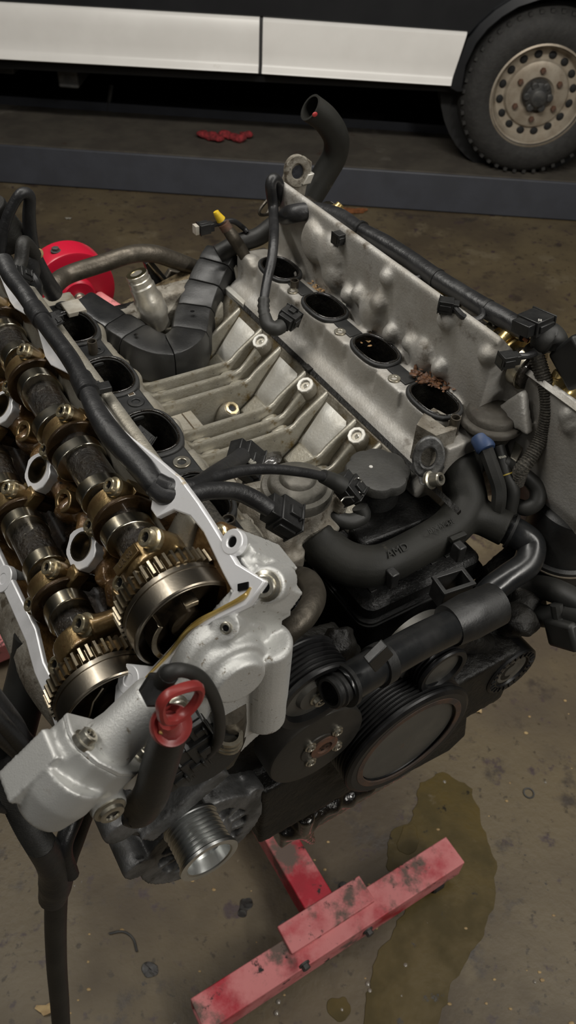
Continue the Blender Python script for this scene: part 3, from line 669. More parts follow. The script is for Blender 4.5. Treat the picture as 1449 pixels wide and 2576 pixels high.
# cam sensor / pump housing cylinder across the front, with clamped end housing
ya = -.126
cA, cB = PY(402, 1748, ya), PY(272, 1872, ya); ax = (cB - cA).normalized()
hs = part(MB().lathe([(0, 0), (.0145, 0), (.0165, .002), (.0172, .006), (.0172, (cB - cA).length - .012), (.0185, (cB - cA).length - .004), (.0185, (cB - cA).length), (0, (cB - cA).length)], cA, ax, 36), 'pump_cylinder', 'alu_clean', 'silver vacuum pump cylinder on the near head')
side = Vector((0, -1, 0)); side = (side - ax * side.dot(ax)).normalized(); upp = ax.cross(side)
if upp.dot(LU) < 0: upp = -upp
def cf(a, b, d): return cB + ax * d + upp * a + side * b
fp = [(.034, -.004), (.031, .008), (.020, .018), (.002, .024), (-.016, .022), (-.030, .014), (-.035, .0), (-.03, -.02), (.03, -.02)]
hp = part(MB().prism([cf(a * 1.0, b, -.001) for a, b in fp], ax * .0045), 'clamp_plate', 'alu_clean', bevel=.0012)
bolt(cf(.0265, .003, -.001), -ax, .0062, 'bolt_steel', hp, h=.007); bolt(cf(-.0275, .005, -.001), -ax, .0062, 'bolt_steel', hp, h=.007)
hb = MB()
hb.loft([[cf(a, b, d) for a, b in ((.034, -.004), (.031, .008), (.020, .018), (.002, .024), (-.016, .022), (-.030, .014), (-.035, .0), (-.03, -.02), (.03, -.02))] for d in (.0025, .03)])
q0 = cf(.012, .004, .02); q1 = cf(.008, .006, .058); hb.lathe([(.0, 0), (.025, 0), (.0245, .5 * (q1 - q0).length), (.019, (q1 - q0).length), (.012, (q1 - q0).length * 1.12), (0, (q1 - q0).length * 1.14)], q0, (q1 - q0), 28)
hb.box(cf(.030, -.006, .035), (.008, .012, .022), upp, side, ax)
hb.lathe([(.0125, -.02), (.0125, .018), (0, .018)], cf(-.022, .006, .032), side, 22)
hbo = part(hb, 'pump_end_housing', 'alu_cover', remesh=.0016, smooth=3, label='matt silver end housing with recess')
bolt(cf(-.022, .023, .032), side, .0088, 'bolt_steel', hbo, h=.006)
# ---- engine block: valley casting
def yprism(mb, poly, y0, y1): return mb.prism([Vector((x, y0, z)) for x, z in poly], YA * (y1 - y0))
blk = MB()
half = [(.112, 1.149), (.107, 1.150), (.097, 1.136), (.074, 1.108), (.060, 1.080), (.050, 1.035)]
prof = half + [(-x, z) for x, z in half[::-1]] + [(-.16, 1.08), (-.14, .93), (.14, .93), (.16, 1.08)]
yprism(blk, prof, .085, .50)
block = part(blk, 'engine_block', 'alu_valley_dark', bevel=.003, label='stained aluminium engine block valley with shade in its colour')
RC = [.345, .238, .131, .451]
for gi, yc in enumerate(RC):
    for j, dy in enumerate((.0245, 0, -.0235)):
        sx = .1035 if j != 1 else .090
        top = [(-.094, 1.158), (-.064, 1.1185), (.062, 1.1165), (.088 if j == 1 else .1015, 1.150 if j == 1 else 1.152)]
        # sweep a rounded rib along its top edge
        T = crom([Vector((x, yc + dy, z)) for x, z in top], 5)
        T = [Vector((-.094, yc + dy, 1.158)), Vector((-.070, yc + dy, 1.127)), Vector((-.062, yc + dy, 1.1195)), Vector((-.052, yc + dy, 1.117)), Vector((0, yc + dy, 1.116)), Vector((.050, yc + dy, 1.1155)), Vector((.060, yc + dy, 1.118)), Vector((.068, yc + dy, 1.126)), Vector((sx, yc + dy, 1.151))]
        secs = []
        w_ = .0036
        for p in T:
            secs.append([p + Vector((0, -w_ * 1.25, -.085)), p + Vector((0, -w_, -.004)), p + Vector((0, -w_ * .55, -.0008)), p + Vector((0, w_ * .55, -.0008)), p + Vector((0, w_, -.004)), p + Vector((0, w_ * 1.25, -.085))])
        MB().loft(secs).build('valley_rib', 'alu_rib', block, sharp=60)
    # bosses with bolts
    if gi < 3:
        o = Vector((.0885, yc, 1.150)); ax = Vector((-.50, -.12, .86)).normalized()
        b_ = MB().ring(o - ax * .004, ax, .0062, .0105, .005, 10).build('bolt_boss', 'alu_pad', block, bevel=.0008)
        MB().lathe([(.0103, -.002), (.0125, -.02), (0, -.02)], o, ax, 14).build('boss_body', 'alu_valley', b_)
        MB().lathe([(.0061, -.006), (.0052, -.0035), (.0045, -.0025), (0, -.0015)], o, ax, 16).build('bolt', 'steel_wire', b_)
        # left mirrored boss, half hidden
        o2 = Vector((-.0905, yc, 1.160)); ax2 = Vector((.5, -.1, .86)).normalized()
        MB().lathe([(.009, -.01), (.008, 0), (0, 0)], o2, ax2, 12).build('boss_body', 'alu_valley', block)
    # low cross lumps between the ribs
    for dy in (.0125, -.0115):
        for x in (.052, -.043):
            MB().blob(Vector((x, yc + dy, 1.100)), (.014, .009, .007), n=12, m_=6, wob=.2, seed=gi + x * 9).build('web_lump', 'alu_rib', block)
for k, ym in enumerate((.398, .2915, .1845, .086)):
    # bulged cylinder-side pads between rib groups, both walls
    for s_ in (1, -1):
        secs = []
        for i in range(9):
            t = i / 8; y = ym - .024 + .048 * t; row = []
            for j in range(9):
                q = j / 8; x = .064 + .036 * q; z = 1.094 + .0475 * q
                e = max(0, 1 - abs(2 * t - 1) ** 5) * max(0, 1 - abs(2 * q - 1) ** 5) * .0055 - .001
                row.append(Vector((s_ * (x - e * .75), y, z + e * .65)))
            secs.append(row)
        mb = MB(); vs = [p for r_ in secs for p in r_]; fs = []
        for i in range(8):
            for j in range(8): fs.append((i * 9 + j, i * 9 + j + 1, i * 9 + j + 10, i * 9 + j + 9))
        mb.add(vs, fs); mb.build('valley_pad', 'alu_pad', block, label='pale bare aluminium pad')
        # lower step under each pad
        MB().box(Vector((s_ * .060, ym, 1.078)), (.016, .0225, .012), Vector((.8, 0, s_ * .6)), YA, Vector((-s_ * .6, 0, .8))).build('valley_step', 'alu_rib', block, bevel=.004)
for yc in (.292, .185):
    MB().box(Vector((-.044, yc, 1.098)), (.017, .020, .006), XA, YA, ZA).build('valley_shelf', 'alu_valley', block, bevel=.001)
    MB().box(Vector((-.040, yc, 1.1043)), (.0006, .018, .0006)).build('shelf_line', 'print_dark', block)
ks = PZ(583, 1028, 1.093); ax = Vector((.1, -.5, .86)).normalized()
b_ = part(MB().lathe([(.016, -.04), (.013, -.006), (.0095, 0), (0, 0)], ks, ax, 20), 'knock_sensor_boss', 'alu_valley')
MB().lathe([(.0088, -.001), (.0088, .0025), (.0055, .0025), (.004, -.001), (0, -.001)], ks, ax, 8).build('nut', 'bolt_amber', b_)
MB().lathe([(.004, .0), (0, .0)], ks + ax * .0008, ax, 12).build('nut_hole', 'hole_black', b_)
part(MB().box(Vector((0, .295, 1.0365)), (.048, .205, .001)), 'valley_oil_shade', 'oil_black', label='oil-black sheet darkening the valley floor in place of shade')  # black sheet puts the shade between the ribs into colour
ml = []
part(MB().blob(PZ(672, 1150, 1.085), (.022, .016, .006), n=16, m_=6, wob=.3), 'oil_pool', 'oil_black')

# ---- left head: valley side casting and black intake flange with ports
def oval(cx, cy, z, a, b, n=40, p=2.5):
    out = []
    for k in range(n):
        th = 2 * pi * k / n; c_, s_ = cos(th), sin(th)
        out.append(Vector((cx + a * math.copysign(abs(c_) ** (2 / p), c_), cy + b * math.copysign(abs(s_) ** (2 / p), s_), z)))
    return out
lh = MB()
yprism(lh, [(-.150, 1.150), (-.108, 1.150),(-.104, 1.190), (-.100, 1.186), (-.090, 1.166), (-.086, 1.150), (-.098, 1.136), (-.15, 1.10), (-.20, 1.15), (-.205, 1.21), (-.192, 1.262), (-.186, 1.288), (-.1765, 1.290), (-.170, 1.262), (-.166, 1.2), (-.164, 1.15)], -.03, .47)
PLY = [.066 + .106 * k for k in range(4)]; PRY = [.088 + .106 * k for k in range(4)]
for y in PLY: lh.ringprism(oval(-.1345, y, 1.14, .0285, .039), oval(-.1345, y, 1.14, .0222, .0322), ZA * .062)
for y in PLY[:3]: lh.box(Vector((-.1345, y + .053, 1.172)), (.030, .022, .030))
lh.box(Vector((-.1345, .005, 1.172)), (.030, .028, .030)); lh.box(Vector((-.1345, .45, 1.172)), (.030, .028, .030))
for y in PLY: lh.blob(Vector((-.100, y + .03, 1.172)), (.012, .014, .02), wob=.2, seed=y * 40); lh.blob(Vector((-.094, y - .02, 1.160)), (.010, .022, .012), wob=.2, seed=y * 30)
part(lh, 'cylinder_head', 'alu_valley', remesh=.0028, smooth=3, label='stained valley side of the near cylinder head')
ZL = 1.2085
plate = None
fp = MB()
bp = []
# outline of the one-piece plate: necks between the port lobes
for k, y in enumerate(PLY):
    pass
ply0 = MB(); ply0.box(Vector((-.153, (PLY[0] + PLY[3]) / 2, ZL - .0045)), (.004, (PLY[3] - PLY[0]) / 2 + .06, .002))
plate_root = part(ply0, 'intake_flange', 'gasket_black', bevel=.003, label='black intake gasket plate with four ports on the near head')
for k, y in enumerate(PLY):
    MB().ringprism(oval(-.1345, y, ZL - .006, .0278, .0385), oval(-.1345, y, ZL - .006, .0215, .0315), ZA * .0085).build('port_ring', 'gasket_black', plate_root, bevel=.0016)
    MB().ringprism(oval(-.1345, y, ZL - .005, .0240, .0340), oval(-.1345, y, ZL - .005, .0222, .0322), ZA * .0092).build('port_seal', 'oil_black', plate_root, bevel=.0006)
    sec = [oval(-.1345, y, ZL + .001, .0214, .0314), oval(-.1345, y, ZL - .025, .0195, .0295), oval(-.1345, y, ZL - .052, .017, .026)]
    MB().loft(sec, cap=False).add(oval(-.1345, y, ZL - .0522, .017, .026), [tuple(range(40))]).build('port_bore', 'bore_black', plate_root)
    yb = y + .053
    MB().ring(Vector((-.1275, yb, ZL - .002)), ZA, .0042, .0085, .0032, 22).build('bolt_seat', 'bolt_steel' if k == 0 else 'gasket_black', plate_root, bevel=.0006)
    MB().lathe([(.0042, -.004), (0, -.004)], Vector((-.1275, yb, ZL)), ZA, 16).build('bolt_hole', 'hole_black', plate_root)
for y in PLY[:3]: MB().box(Vector((-.1330, y + .053, ZL - .0035)), (.0185, .0225, .0030)).build('plate_neck', 'gasket_black', plate_root, bevel=.002)
for y in (PLY[3] + .046, PLY[0] - .046): MB().box(Vector((-.1345, y, ZL - .0035)), (.0165, .0145, .0030)).build('plate_neck', 'gasket_black', plate_root, bevel=.002)
# locating sleeves
for p, h, r in ((PZ(231, 858, ZL + .015), .016, .0052), (PZ(575, 1305, ZL + .006), .02, .0060), ):
    MB().ring(p - ZA * h, ZA, r * .78, r, h, 20).build('locating_sleeve', 'pipe_steel', plate_root)
    MB().lathe([(r * .78, 0), (0, 0)], p - ZA * h * .5, ZA, 14).build('sleeve_hole', 'hole_black', plate_root)
MB().box(Vector((-.1265, PLY[1] + .068, ZL + .0001)), (.0035, .0035, .0003)).build('print_frame', 'print_white', plate_root)
MB().box(Vector((-.1265, PLY[1] + .068, ZL + .0004)), (.0029, .0029, .0003)).build('print_field', 'print_dark', plate_root)
for k in range(3):
    MB().box(Vector((-.147, PLY[k] + .055, ZL - .0003)), (.0035, .009, .0004)).build('plate_window', 'alu_rough', plate_root)
part(MB().box(PZ(185, 775, ZL + .002), (.011, .014, .003), XA, YA, ZA), 'paper_scrap', 'white_bit', bevel=.001)
# braided drain hose squeezed beside the flange
part(MB().tube([PZ(430, 1215, 1.215), PZ(505, 1268, 1.218), PZ(545, 1318, 1.218), PZ(580, 1352, 1.212)], .0075, 12, 10), 'braided_line', 'braid')

# ---- right head (far bank)
rh = MB()
yprism(rh, [(.105, 1.146), (.116, 1.160), (.126, 1.166), (.131, 1.178), (.131, 1.150), (.172, 1.150), (.173, 1.184), (.179, 1.196), (.181, 1.288), (.186, 1.293), (.30, 1.185), (.31, 1.05), (.17, 1.06), (.115, 1.11)], .050, .475)
yprism(rh, [(.212, 1.145), (.2175, 1.248), (.224, 1.256), (.30, 1.185), (.31, 1.05), (.24, 1.06)], -.085, .06)
for k, y in enumerate(PRY):
    rh.ringprism(oval(.152, y, 1.140, .0242, .0350), oval(.152, y, 1.140, .0188, .0298), ZA * .0635)
    if k < 3: rh.box(Vector((.150, y + .053, 1.172)), (.020, .022, .030))
    if k == 3: rh.box(Vector((.152, y + .055, 1.172)), (.022, .022, .026))
    rh.lathe([(.010, -.045), (.0085, 0), (0, 0)], Vector((.139, y + .053, 1.2025)), ZA, 16)
rh.box(Vector((.152, .045, 1.165)), (.022, .012, .020))
for px, py, r in ((935, 787, .017), (985, 838, .0095), (1062, 893, .0155), (1108, 925, .0085), (838, 690, .016), (878, 742, .0095), (790, 610, .021), (760, 690, .008), (830, 640, .02), (955, 762, .010), (1035, 862, .009), (905, 740, .009)):
    q = PX(px, py, .178); rh.blob(q, (.012, r * 1.2, r * 1.25), wob=.15, seed=px * .1)
for px, py in ((977, 697), (1125, 805), (1228, 893)):
    q = PX(px, py, .182); rh.blob(q, (.0115, .0115, .0115)); rh.blob(q + Vector((.006, 0, -.012)), (.010, .011, .016))
q = PX(1250, 905, .205); rh.tube([q, PX(1330, 945, .225), PX(1400, 1000, .235)], [.011, .0105, .011], 14)
rh.tube([PX(1385, 1115, .235), PX(1449, 1150, .24), PX(1520, 1190, .24)], .013, 14)
rh.blob(PX(1432, 1042, .22), (.011, .011, .012)); rh.blob(PX(1440, 1070, .22), (.010, .010, .011))
rh.prism([PX(1250, 1030, .21), PX(1330, 975, .21), PX(1345, 1090, .21)], XA * -.012)
rhd = part(rh, 'cylinder_head', 'alu_head', remesh=.0027, smooth=7, label='dull grey far cylinder head')
for k, y in enumerate(PRY):
    MB().ringprism(oval(.152, y, 1.2015, .0236, .0346), oval(.152, y, 1.2015, .0180, .0290), ZA * .0055).build('port_ring', 'gasket_black', rhd, bevel=.0016)
    MB().ringprism(oval(.152, y, 1.205, .0205, .0315), oval(.152, y, 1.205, .0186, .0296), ZA * .0028).build('port_seal', 'oil_black', rhd, bevel=.0007)
    MB().loft([oval(.152, y, 1.2065, .0181, .0291), oval(.1515, y, 1.185, .0165, .027), oval(.151, y, 1.158, .0145, .024)], cap=False).add(oval(.151, y, 1.1581, .0145, .024), [tuple(range(40))]).build('port_bore', 'bore_black', rhd)
    MB().blob(Vector((.1665, y - .014, 1.176)), (.003, .006, .014), n=10, m_=6).build('valve_guide', 'alu_pad', rhd)
    if k < 3:
        MB().ring(Vector((.139, y + .053, 1.2020)), ZA, .0034, .0072, .0022, 20).build('bolt_seat', 'bolt_steel', rhd, bevel=.0005)
        MB().lathe([(.0034, 0), (0, 0)], Vector((.139, y + .053, 1.2023)), ZA, 14).build('bolt_hole', 'hole_black', rhd)
        MB().box(Vector((.152, y + .06, 1.2025)), (.009, .022, .0015)).build('gasket_neck', 'gasket_black', rhd, bevel=.0008)
p = PZ(741, 705, 1.213); MB().ring(p - ZA * .022, ZA, .0042, .0055, .022, 18).build('locating_sleeve', 'pipe_steel', rhd)
p = PZ(1147, 1050, 1.212); MB().ring(p - ZA * .02, ZA, .0042, .0055, .02, 18).build('locating_sleeve', 'pipe_steel', rhd)
# block-to-head joint strip and little tab
part(MB().prism([Vector((x, -.02, z)) for x, z in ((.106, 1.1508), (.1105, 1.1546), (.112, 1.1500), (.109, 1.1475))], YA * .515), 'head_gasket', 'block_black')
part(MB().box(Vector((.1075, .262, 1.1535)), (.004, .006, .0015)), 'gasket_tab', 'block_black')
# far bank cover flange, cams and golden caps
def rlim(v, y, d): return min(v, (.738 if y < .035 else .738 + (y - .035) * 2.2) - d)
RO = [RB(rlim(v, y, 0), y + .03, UG) for (v, y), _ in pairs]; RI = [RB(rlim(v, y, .011), y + .03, UG) for _, (v, y) in pairs]
part(MB().ringprism(RO, RI, -RU * .006), 'cover_flange', 'alu_head', bevel=.001, label='edge of the far valve cover flange')
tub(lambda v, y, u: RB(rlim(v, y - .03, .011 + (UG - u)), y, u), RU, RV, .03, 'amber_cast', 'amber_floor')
CYR = [.070 + .106 * k for k in range(4)]
lob = []
for k, yc in enumerate(CYR): lob += [(yc - .030, 80, .008, .0195), (yc + .0215, 60, .008, .0195)]
camshaft(RB, RV, RU, VI, UI + .004, .03, .46, lob, 'camshaft', 'brass-toned intake camshaft of the far bank')
camshaft(RB, RV, RU, VE, UE + .004, .0, .46, lob, 'camshaft', 'exhaust camshaft of the far bank')
TX = []
for yc in CYR:
    c_ = cap(RB, RV, RU, VI, UI + .006, yc, mat='cap_bright', bmat='cap_bright')
    MB().box(RB(VI, yc, UI + .0275), (.010, .006, .0035), RV, YA, RU).build('number_pad', 'cap_bright', c_, bevel=.001)
    cap(RB, RV, RU, VE, UE + .004, yc, mat='cap_bright', bmat='cap_bright')
    TX.append((c_, RB(VI, yc - .0062, UI + .0285)))

gb = part(MB().blob(PX(1400, 968, .235), (.016, .013, .012), wob=.15), 'bearing_cap', 'cap_bright', 'golden cap end at the right edge')
bolt(PX(1398, 952, .232), (ZA + XA * .3).normalized(), .006, 'cap_bright', gb, h=.008)
MB().blob(PX(1425, 985, .24), (.012, .010, .008)).build('cap_foot', 'cap_bright', gb)
# ---- front of the engine: timing case, pan
fcs = MB()
yprism(fcs, [(-.165, 1.10), (-.03, 1.06), (-.01, .985), (.165, .985), (.18, 1.03), (.23, 1.06), (.20, .98), (.13, .80), (-.12, .80), (-.20, .95)], -.075, -.015)
fcs.blob(Vector((-.08, -.06, 1.05)), (.06, .03, .05), wob=.2); fcs.blob(Vector((.06, -.07, .9)), (.07, .03, .06), wob=.2)
fcs.box(Vector((.11, -.085, .95)), (.05, .03, .05)); fcs.box(Vector((-.10, -.08, .90)), (.06, .02, .06))
part(fcs, 'timing_case', 'block_black', remesh=.004, smooth=4, label='black oily timing case')
pan = MB()
yprism(pan, [(-.17, .98), (.17, .98), (.165, .90), (.13, .83), (.12, .74), (-.10, .74), (-.13, .83), (-.175, .90)], -.07, .50)
pan.box(Vector((.0, -.05, .80)), (.11, .03, .035)); pan.box(Vector((-.02, -.055, .765)), (.10, .03, .02))
for k in range(9): pan.blob(Vector((-.10 + .026 * k, -.082, .775 + .004 * (k % 3))), (.016, .012, .014), wob=.4, seed=k)
pan.tube([PY(770, 2050, -.09), PY(765, 2090, -.09), PY(785, 2115, -.085)], [.012, .009, .006], 10)
part(pan, 'oil_pan', 'oil_black', remesh=.004, smooth=3, label='oil-wet black sump under the engine')

# ---- pulleys
def ribbed(R, y0, w, n=6, back=0):
    """profile of a poly-V rim from y0 (front) backwards"""
    out = [(R + .001, y0), (R + .001, y0 + .002)]
    p = w / n
    for k in range(n): out += [(R - .0028, y0 + .002 + p * (k + .35)), (R - .0028, y0 + .002 + p * (k + .5)), (R, y0 + .002 + p * (k + .85)), (R, y0 + .002 + p * (k + 1.0))]
    out += [(R + .001, y0 + w + .003), (R + .001, y0 + w + .005)]
    return out
dc = Vector((-.006, -.134, .974)); DR = .0765
dm = part(MB().lathe([(DR - .020, .030), (DR - .018, .006), (DR - .014, .001), (DR - .012, .0005), (DR - .004, 0), (DR, .002)] + [(r, h) for r, h in ribbed(DR, .004, .030, 7)] + [(DR - .003, .046), (.02, .046), (.02, .030), (DR - .020, .030)], dc, YA, 72), 'crank_pulley', 'pulley_black', sharp=22, label='large black ribbed crankshaft pulley')
MB().ring(dc + YA * .0, YA, DR - .018, DR - .0105, .002, 64).build('rubber_ring', 'ring_dark', dm, bevel=.0006)
MB().lathe([(DR - .0185, .004), (DR - .020, .012), (DR - .024, .0225), (.03, .026), (0, .027)], dc, YA, 64).build('pulley_face', 'pulley_face', dm, sharp=60, label='grey-brown dished pulley face')
part(MB().prism([PY(px, py, -.10) for px, py in ((1150, 1765), (1178, 1790), (1172, 1850), (1130, 1890), (1000, 1960), (985, 1945), (1090, 1850))], YA * .05), 'pulley_guard', 'block_black', bevel=.003)
wc_ = PY(801, 1882, -.121); WPR = .0505
wp = part(MB().lathe([(0, .0), (.018, .0), (.019, .001), (WPR - .003, .001), (WPR - .001, .0018), (WPR, .004), (WPR, .030), (WPR - .004, .034), (.02, .036), (.018, .06), (0, .06)], wc_, YA, 64), 'water_pump_pulley', 'pump_face', sharp=25, label='flat smooth water pump pulley with four bolts')
hubc = wc_ + Vector((.006, 0, -.002))
MB().lathe([(0, .002), (.0145, .002), (.0145, -.0015), (.008, -.002), (.0075, .0), (0, .0)], hubc, YA, 28).build('hub', 'rusty', wp)
for a in (50, 140, 230, 320):
    q = hubc + Vector((cos(radians(a)), 0, sin(radians(a)))) * .0205; bolt(q, -YA, .0046, 'bolt_steel', wp, h=.0032)
part(MB().lathe([(.03, .03), (.034, .06), (0, .06)], wc_ + Vector((.0, 0, -.02)), YA, 20), 'water_pump_body', 'block_black')
ic = PY(800, 1757, -.122); IR = .0375
ip = part(MB().lathe([(0, .008), (IR - .008, .008), (IR - .007, .001), (IR - .004, 0), (IR, 0)] + ribbed(IR, .002, .028, 6) + [(IR - .003, .036), (0, .036)], ic, YA, 56), 'idler_pulley', 'pulley_black', sharp=22, label='black ribbed pulley behind the hose end')
MB().lathe([(IR - .008, .007), (.018, .006), (.016, .002), (.010, .001), (0, .001)], ic, YA, 40).build('pulley_face', 'pulley_face', ip, sharp=50)
bolt(ic + YA * .001, -YA, .006, 'bolt_steel', ip, h=.006)
jc = PY(1118, 1692, -.124); JR = .0275
jp = part(MB().lathe([(0, .005), (JR - .006, .005), (JR - .005, .0005), (JR - .003, 0), (JR, 0)] + ribbed(JR, .002, .026, 6) + [(JR - .003, .034), (0, .034)], jc, YA, 48), 'idler_pulley', 'pulley_black', sharp=22, label='small black ribbed pulley right of centre')
MB().lathe([(JR - .006, .0048), (.010, .004), (0, .003)], jc, YA, 36).build('pulley_face', 'pulley_face', jp)
tc_ = PY(1290, 1692, -.118); TR = .0350
tp_ = part(MB().lathe([(0, .004), (.022, .004), (.0235, .001), (.026, .001), (TR - .002, .0), (TR, .002), (TR, .040), (TR - .003, .042), (0, .042)], tc_, YA, 48), 'tensioner_pulley', 'pulley_black', sharp=25, label='smooth black tensioner pulley at the right')
MB().lathe([(.0225, .0035), (.017, .0025), (.012, .004), (.006, .002), (0, .002)], tc_, YA, 30).build('pulley_face', 'disc_cast', tp_)
for k in range(22):
    th = 2 * pi * k / 22; d = Vector((cos(th), 0, sin(th))); MB().box(tc_ + d * .0285 + YA * .0005, (.003, .0012, .0012), d, YA.cross(d), YA).build('face_tooth', 'pulley_black', tp_)
ta = MB(); ta.tube([tc_ + YA * .03, PY(1215, 1620, -.085), PY(1130, 1600, -.075)], [.014, .014, .018], 14)
ta.blob(PY(1130, 1590, -.085), (.03, .02, .025), wob=.2); ta.blob(PY(1295, 1550, -.05), (.02, .014, .018), wob=.3)
part(ta, 'belt_tensioner', 'block_black', remesh=.003, smooth=4)
part(MB().lathe([(.038, .02), (.038, .0), (.034, -.004), (.022, -.006), (0, -.006)], PY(1070, 1640, -.098), YA, 40), 'pump_housing', 'pulley_face', label='dark round pump housing behind the pipe')
bolt(PY(1050, 1640, -.105), -YA, .006, 'bolt_steel', ENG, 'housing_bolt', h=.005)
pf = MB(); pf.blob(PY(845, 1640, -.09), (.02, .014, .02), wob=.35, seed=3); pf.blob(PY(852, 1610, -.085), (.014, .012, .014), wob=.35, seed=5)
part(pf, 'tensioner_boss', 'block_black', remesh=.002, smooth=3)
bolt(PY(1187, 1722, -.09), (-YA + ZA * .4).normalized(), .007, 'bolt_amber', ENG, 'bracket_bolt', h=.008)
part(MB().blob(PY(1180, 1715, -.08), (.022, .018, .014), wob=.2), 'lower_bracket', 'block_black')

# ---- alternator at the lower left
ac = PY(497, 2085, -.085); al = MB()
al.lathe([(0, .0), (.063, .0), (.068, .004), (.0695, .012), (.0695, .075), (.064, .085), (0, .085)], ac, YA, 48)                      # stator drum
al.ring(ac - YA * .014, YA, .048, .0665, .018, 48)                                                                        # front bracket rim
al.lathe([(.031, .004), (.030, -.016), (.024, -.022), (.021, -.030), (0, -.030)], ac, YA, 32)                                # bearing boss
for a in range(10, 370, 30):
    d = Vector((cos(radians(a)), 0, sin(radians(a)))); al.box(ac + d * .040 - YA * .008, (.012, .006, .0032), d, YA, YA.cross(d))
    al.box(ac + d * .0695 + YA * .035, (.0025, .030, .0035), d, YA, YA.cross(d))
for q, ax_ in ((PY(283, 2040, -.080), 0), (PY(606, 1965, -.075), 0), (PY(330, 2135, -.080), 0)):
    al.lathe([(.0155, -.022), (.0165, -.018), (.0165, .035), (0, .035)], q, YA, 20)
    mid_ = (q + ac) / 2; dd = (ac - q).normalized(); al.box(mid_ + YA * .004, ((ac - q).length * .45, .016, .012), dd, YA, dd.cross(YA))
al.box(PY(440, 1978, -.088), (.045, .022, .010), Vector((.85, 0, .52)), YA, Vector((-.52, 0, .85)))
alt = part(al, 'alternator', 'cast_dark', remesh=.0019, smooth=2, label='grimy dark alternator with bright ribbed pulley')
MB().ring(ac - YA * .004, YA, .0305, .0485, .002, 40).build('cooling_gap', 'hole_black', alt)
for a in (62, 84, 106, 128, 150):
    d = Vector((cos(radians(a)), 0, sin(radians(a)))); MB().box(ac + d * .0690 + YA * .022, (.0018, .012, .0075), d, YA, YA.cross(d)).build('cooling_slot', 'hole_black', alt, bevel=.0008)
apf = PY(528, 2165, -.146); AR = .0262; aback = PY(478, 2095, -.10)
aax = YA
ap = MB().lathe([(.0, .012), (AR - .007, .012), (AR - .0055, .001), (AR - .004, 0), (AR + .0015, 0), (AR + .0018, .0025), (AR - .001, .004)] + ribbed(AR - .001, .004, .030, 7) + [(AR - .002, .040), (AR - .006, .042), (AR - .006, .06), (0, .06)], apf, aax, 48).build('pulley', 'pulley_bright', alt, sharp=22, label='bright steel ribbed alternator pulley')
bolt(PY(278, 2018, -.102), (ZA * .8 - YA * .6).normalized(), .008, 'bolt_steel', alt, h=.007)
# grey sensor plug, black hose with spiral end near cover bottom
part(MB().tube([PY(575, 1780, -.11), PY(580, 1850, -.10), PY(560, 1905, -.09)], [.014, .013, .012], 14), 'coolant_stub', 'pipe_steel')
for k in range(3):
    part(MB().ring(PY(568, 1846 + k * 9, -.116), (ZA * .9 + XA * .3).normalized(), .010, .0135, .0025, 22), 'spring_ring', 'bolt_steel')

# ---- breather / filter box with lid, filler neck and cap
zb = 1.098
bl = [PZ(868, 1475, 1.06), PZ(905, 1545, 1.06), PZ(1235, 1408, 1.06), PZ(1225, 1330, 1.06)]
bx = MB(); o0 = Vector((.006, -.028, 0))
x0, x1, y0, y1 = -.004, .162, -.036, .075
def rrect(x0, x1, y0, y1, z, r, n=5):
    out = []
    for cx, cy, a0 in ((x1 - r, y1 - r, 0), (x0 + r, y1 - r, 90), (x0 + r, y0 + r, 180), (x1 - r, y0 + r, 270)):
        for k in range(n + 1):
            a = radians(a0 + 90 * k / n); out.append(Vector((cx + r * cos(a), cy + r * sin(a), z)))
    return out
fbx = part(MB().loft([rrect(x0 + .01, x1 - .012, y0 + .01, y1, .96, .015), rrect(x0 + .004, x1 - .008, y0 + .004, y1, 1.045, .015), rrect(x0, x1, y0, y1, 1.0475, .015), rrect(x0, x1, y0, y1, 1.0525, .015)]), 'breather_box', 'box_black', sharp=30, label='black oily plastic breather box')
MB().loft([rrect(x0 + .005, x1 - .005, y0 + .005, y1, 1.052, .013), rrect(x0 + .005, x1 - .005, y0 + .005, y1, 1.066, .013), rrect(x0 + .010, x1 - .010, y0 + .010, y1, 1.0715, .011), rrect(x0 + .016, x1 - .014, y0 + .016, y1, 1.073, .009)]).build('lid', 'box_black', fbx, sharp=28)
MB().ringprism(rrect(x0 - .002, x1 + .002, y0 - .002, y1, 1.0475, .016), rrect(x0 + .003, x1 - .003, y0 + .003, y1, 1.0475, .014), ZA * .0022).build('lid_rim', 'plastic_black', fbx)
for k in range(7):
    MB().box(Vector((.02 + .02 * k, y0 + .03, 1.0735)), (.004, .008, .001)).build('lid_rib', 'box_black', fbx, bevel=.0006)
# raised rear step under the oil cap
r2 = [PZ(880, 1335, 1.105), PZ(915, 1372, 1.105), PZ(1128, 1288, 1.105), PZ(1060, 1228, 1.105), PZ(960, 1235, 1.105), PZ(895, 1270, 1.105)]
rs = MB(); cen = sum(r2, Vector()) / 6
rs.loft([[Vector((p.x, p.y, 1.0)) + (p - cen) * .1 for p in r2], [p - ZA * .008 + (p - cen) * .04 for p in r2], [p for p in r2], [p + ZA * .0015 + (cen - p) * .08 for p in r2]])
part(rs, 'filler_housing', 'box_black', sharp=30, bevel=.003, label='black plastic housing under the oil cap')
oc = PZ(952, 1178, 1.160)
sc = []
def wav(R, z, n=64): return [Vector((oc.x + (R + (.0012 * cos(8 * 2 * pi * k / n)) ) * cos(2 * pi * k / n), oc.y + (R + (.0012 * cos(8 * 2 * pi * k / n))) * sin(2 * pi * k / n), z)) for k in range(n)]
def octw(R, z, n=64):
    out = []
    for k in range(n):
        th = 2 * pi * k / n; d = abs(((th / (2 * pi) * 8) % 1) - .5) * 2   # 0 between lobes, 1 at lobe centre
        r = R * (1 - .085 * (1 - d) ** 2.2 - .012 * d)
        out.append(Vector((oc.x + r * cos(th + .2), oc.y + r * sin(th + .2), z)))
    return out
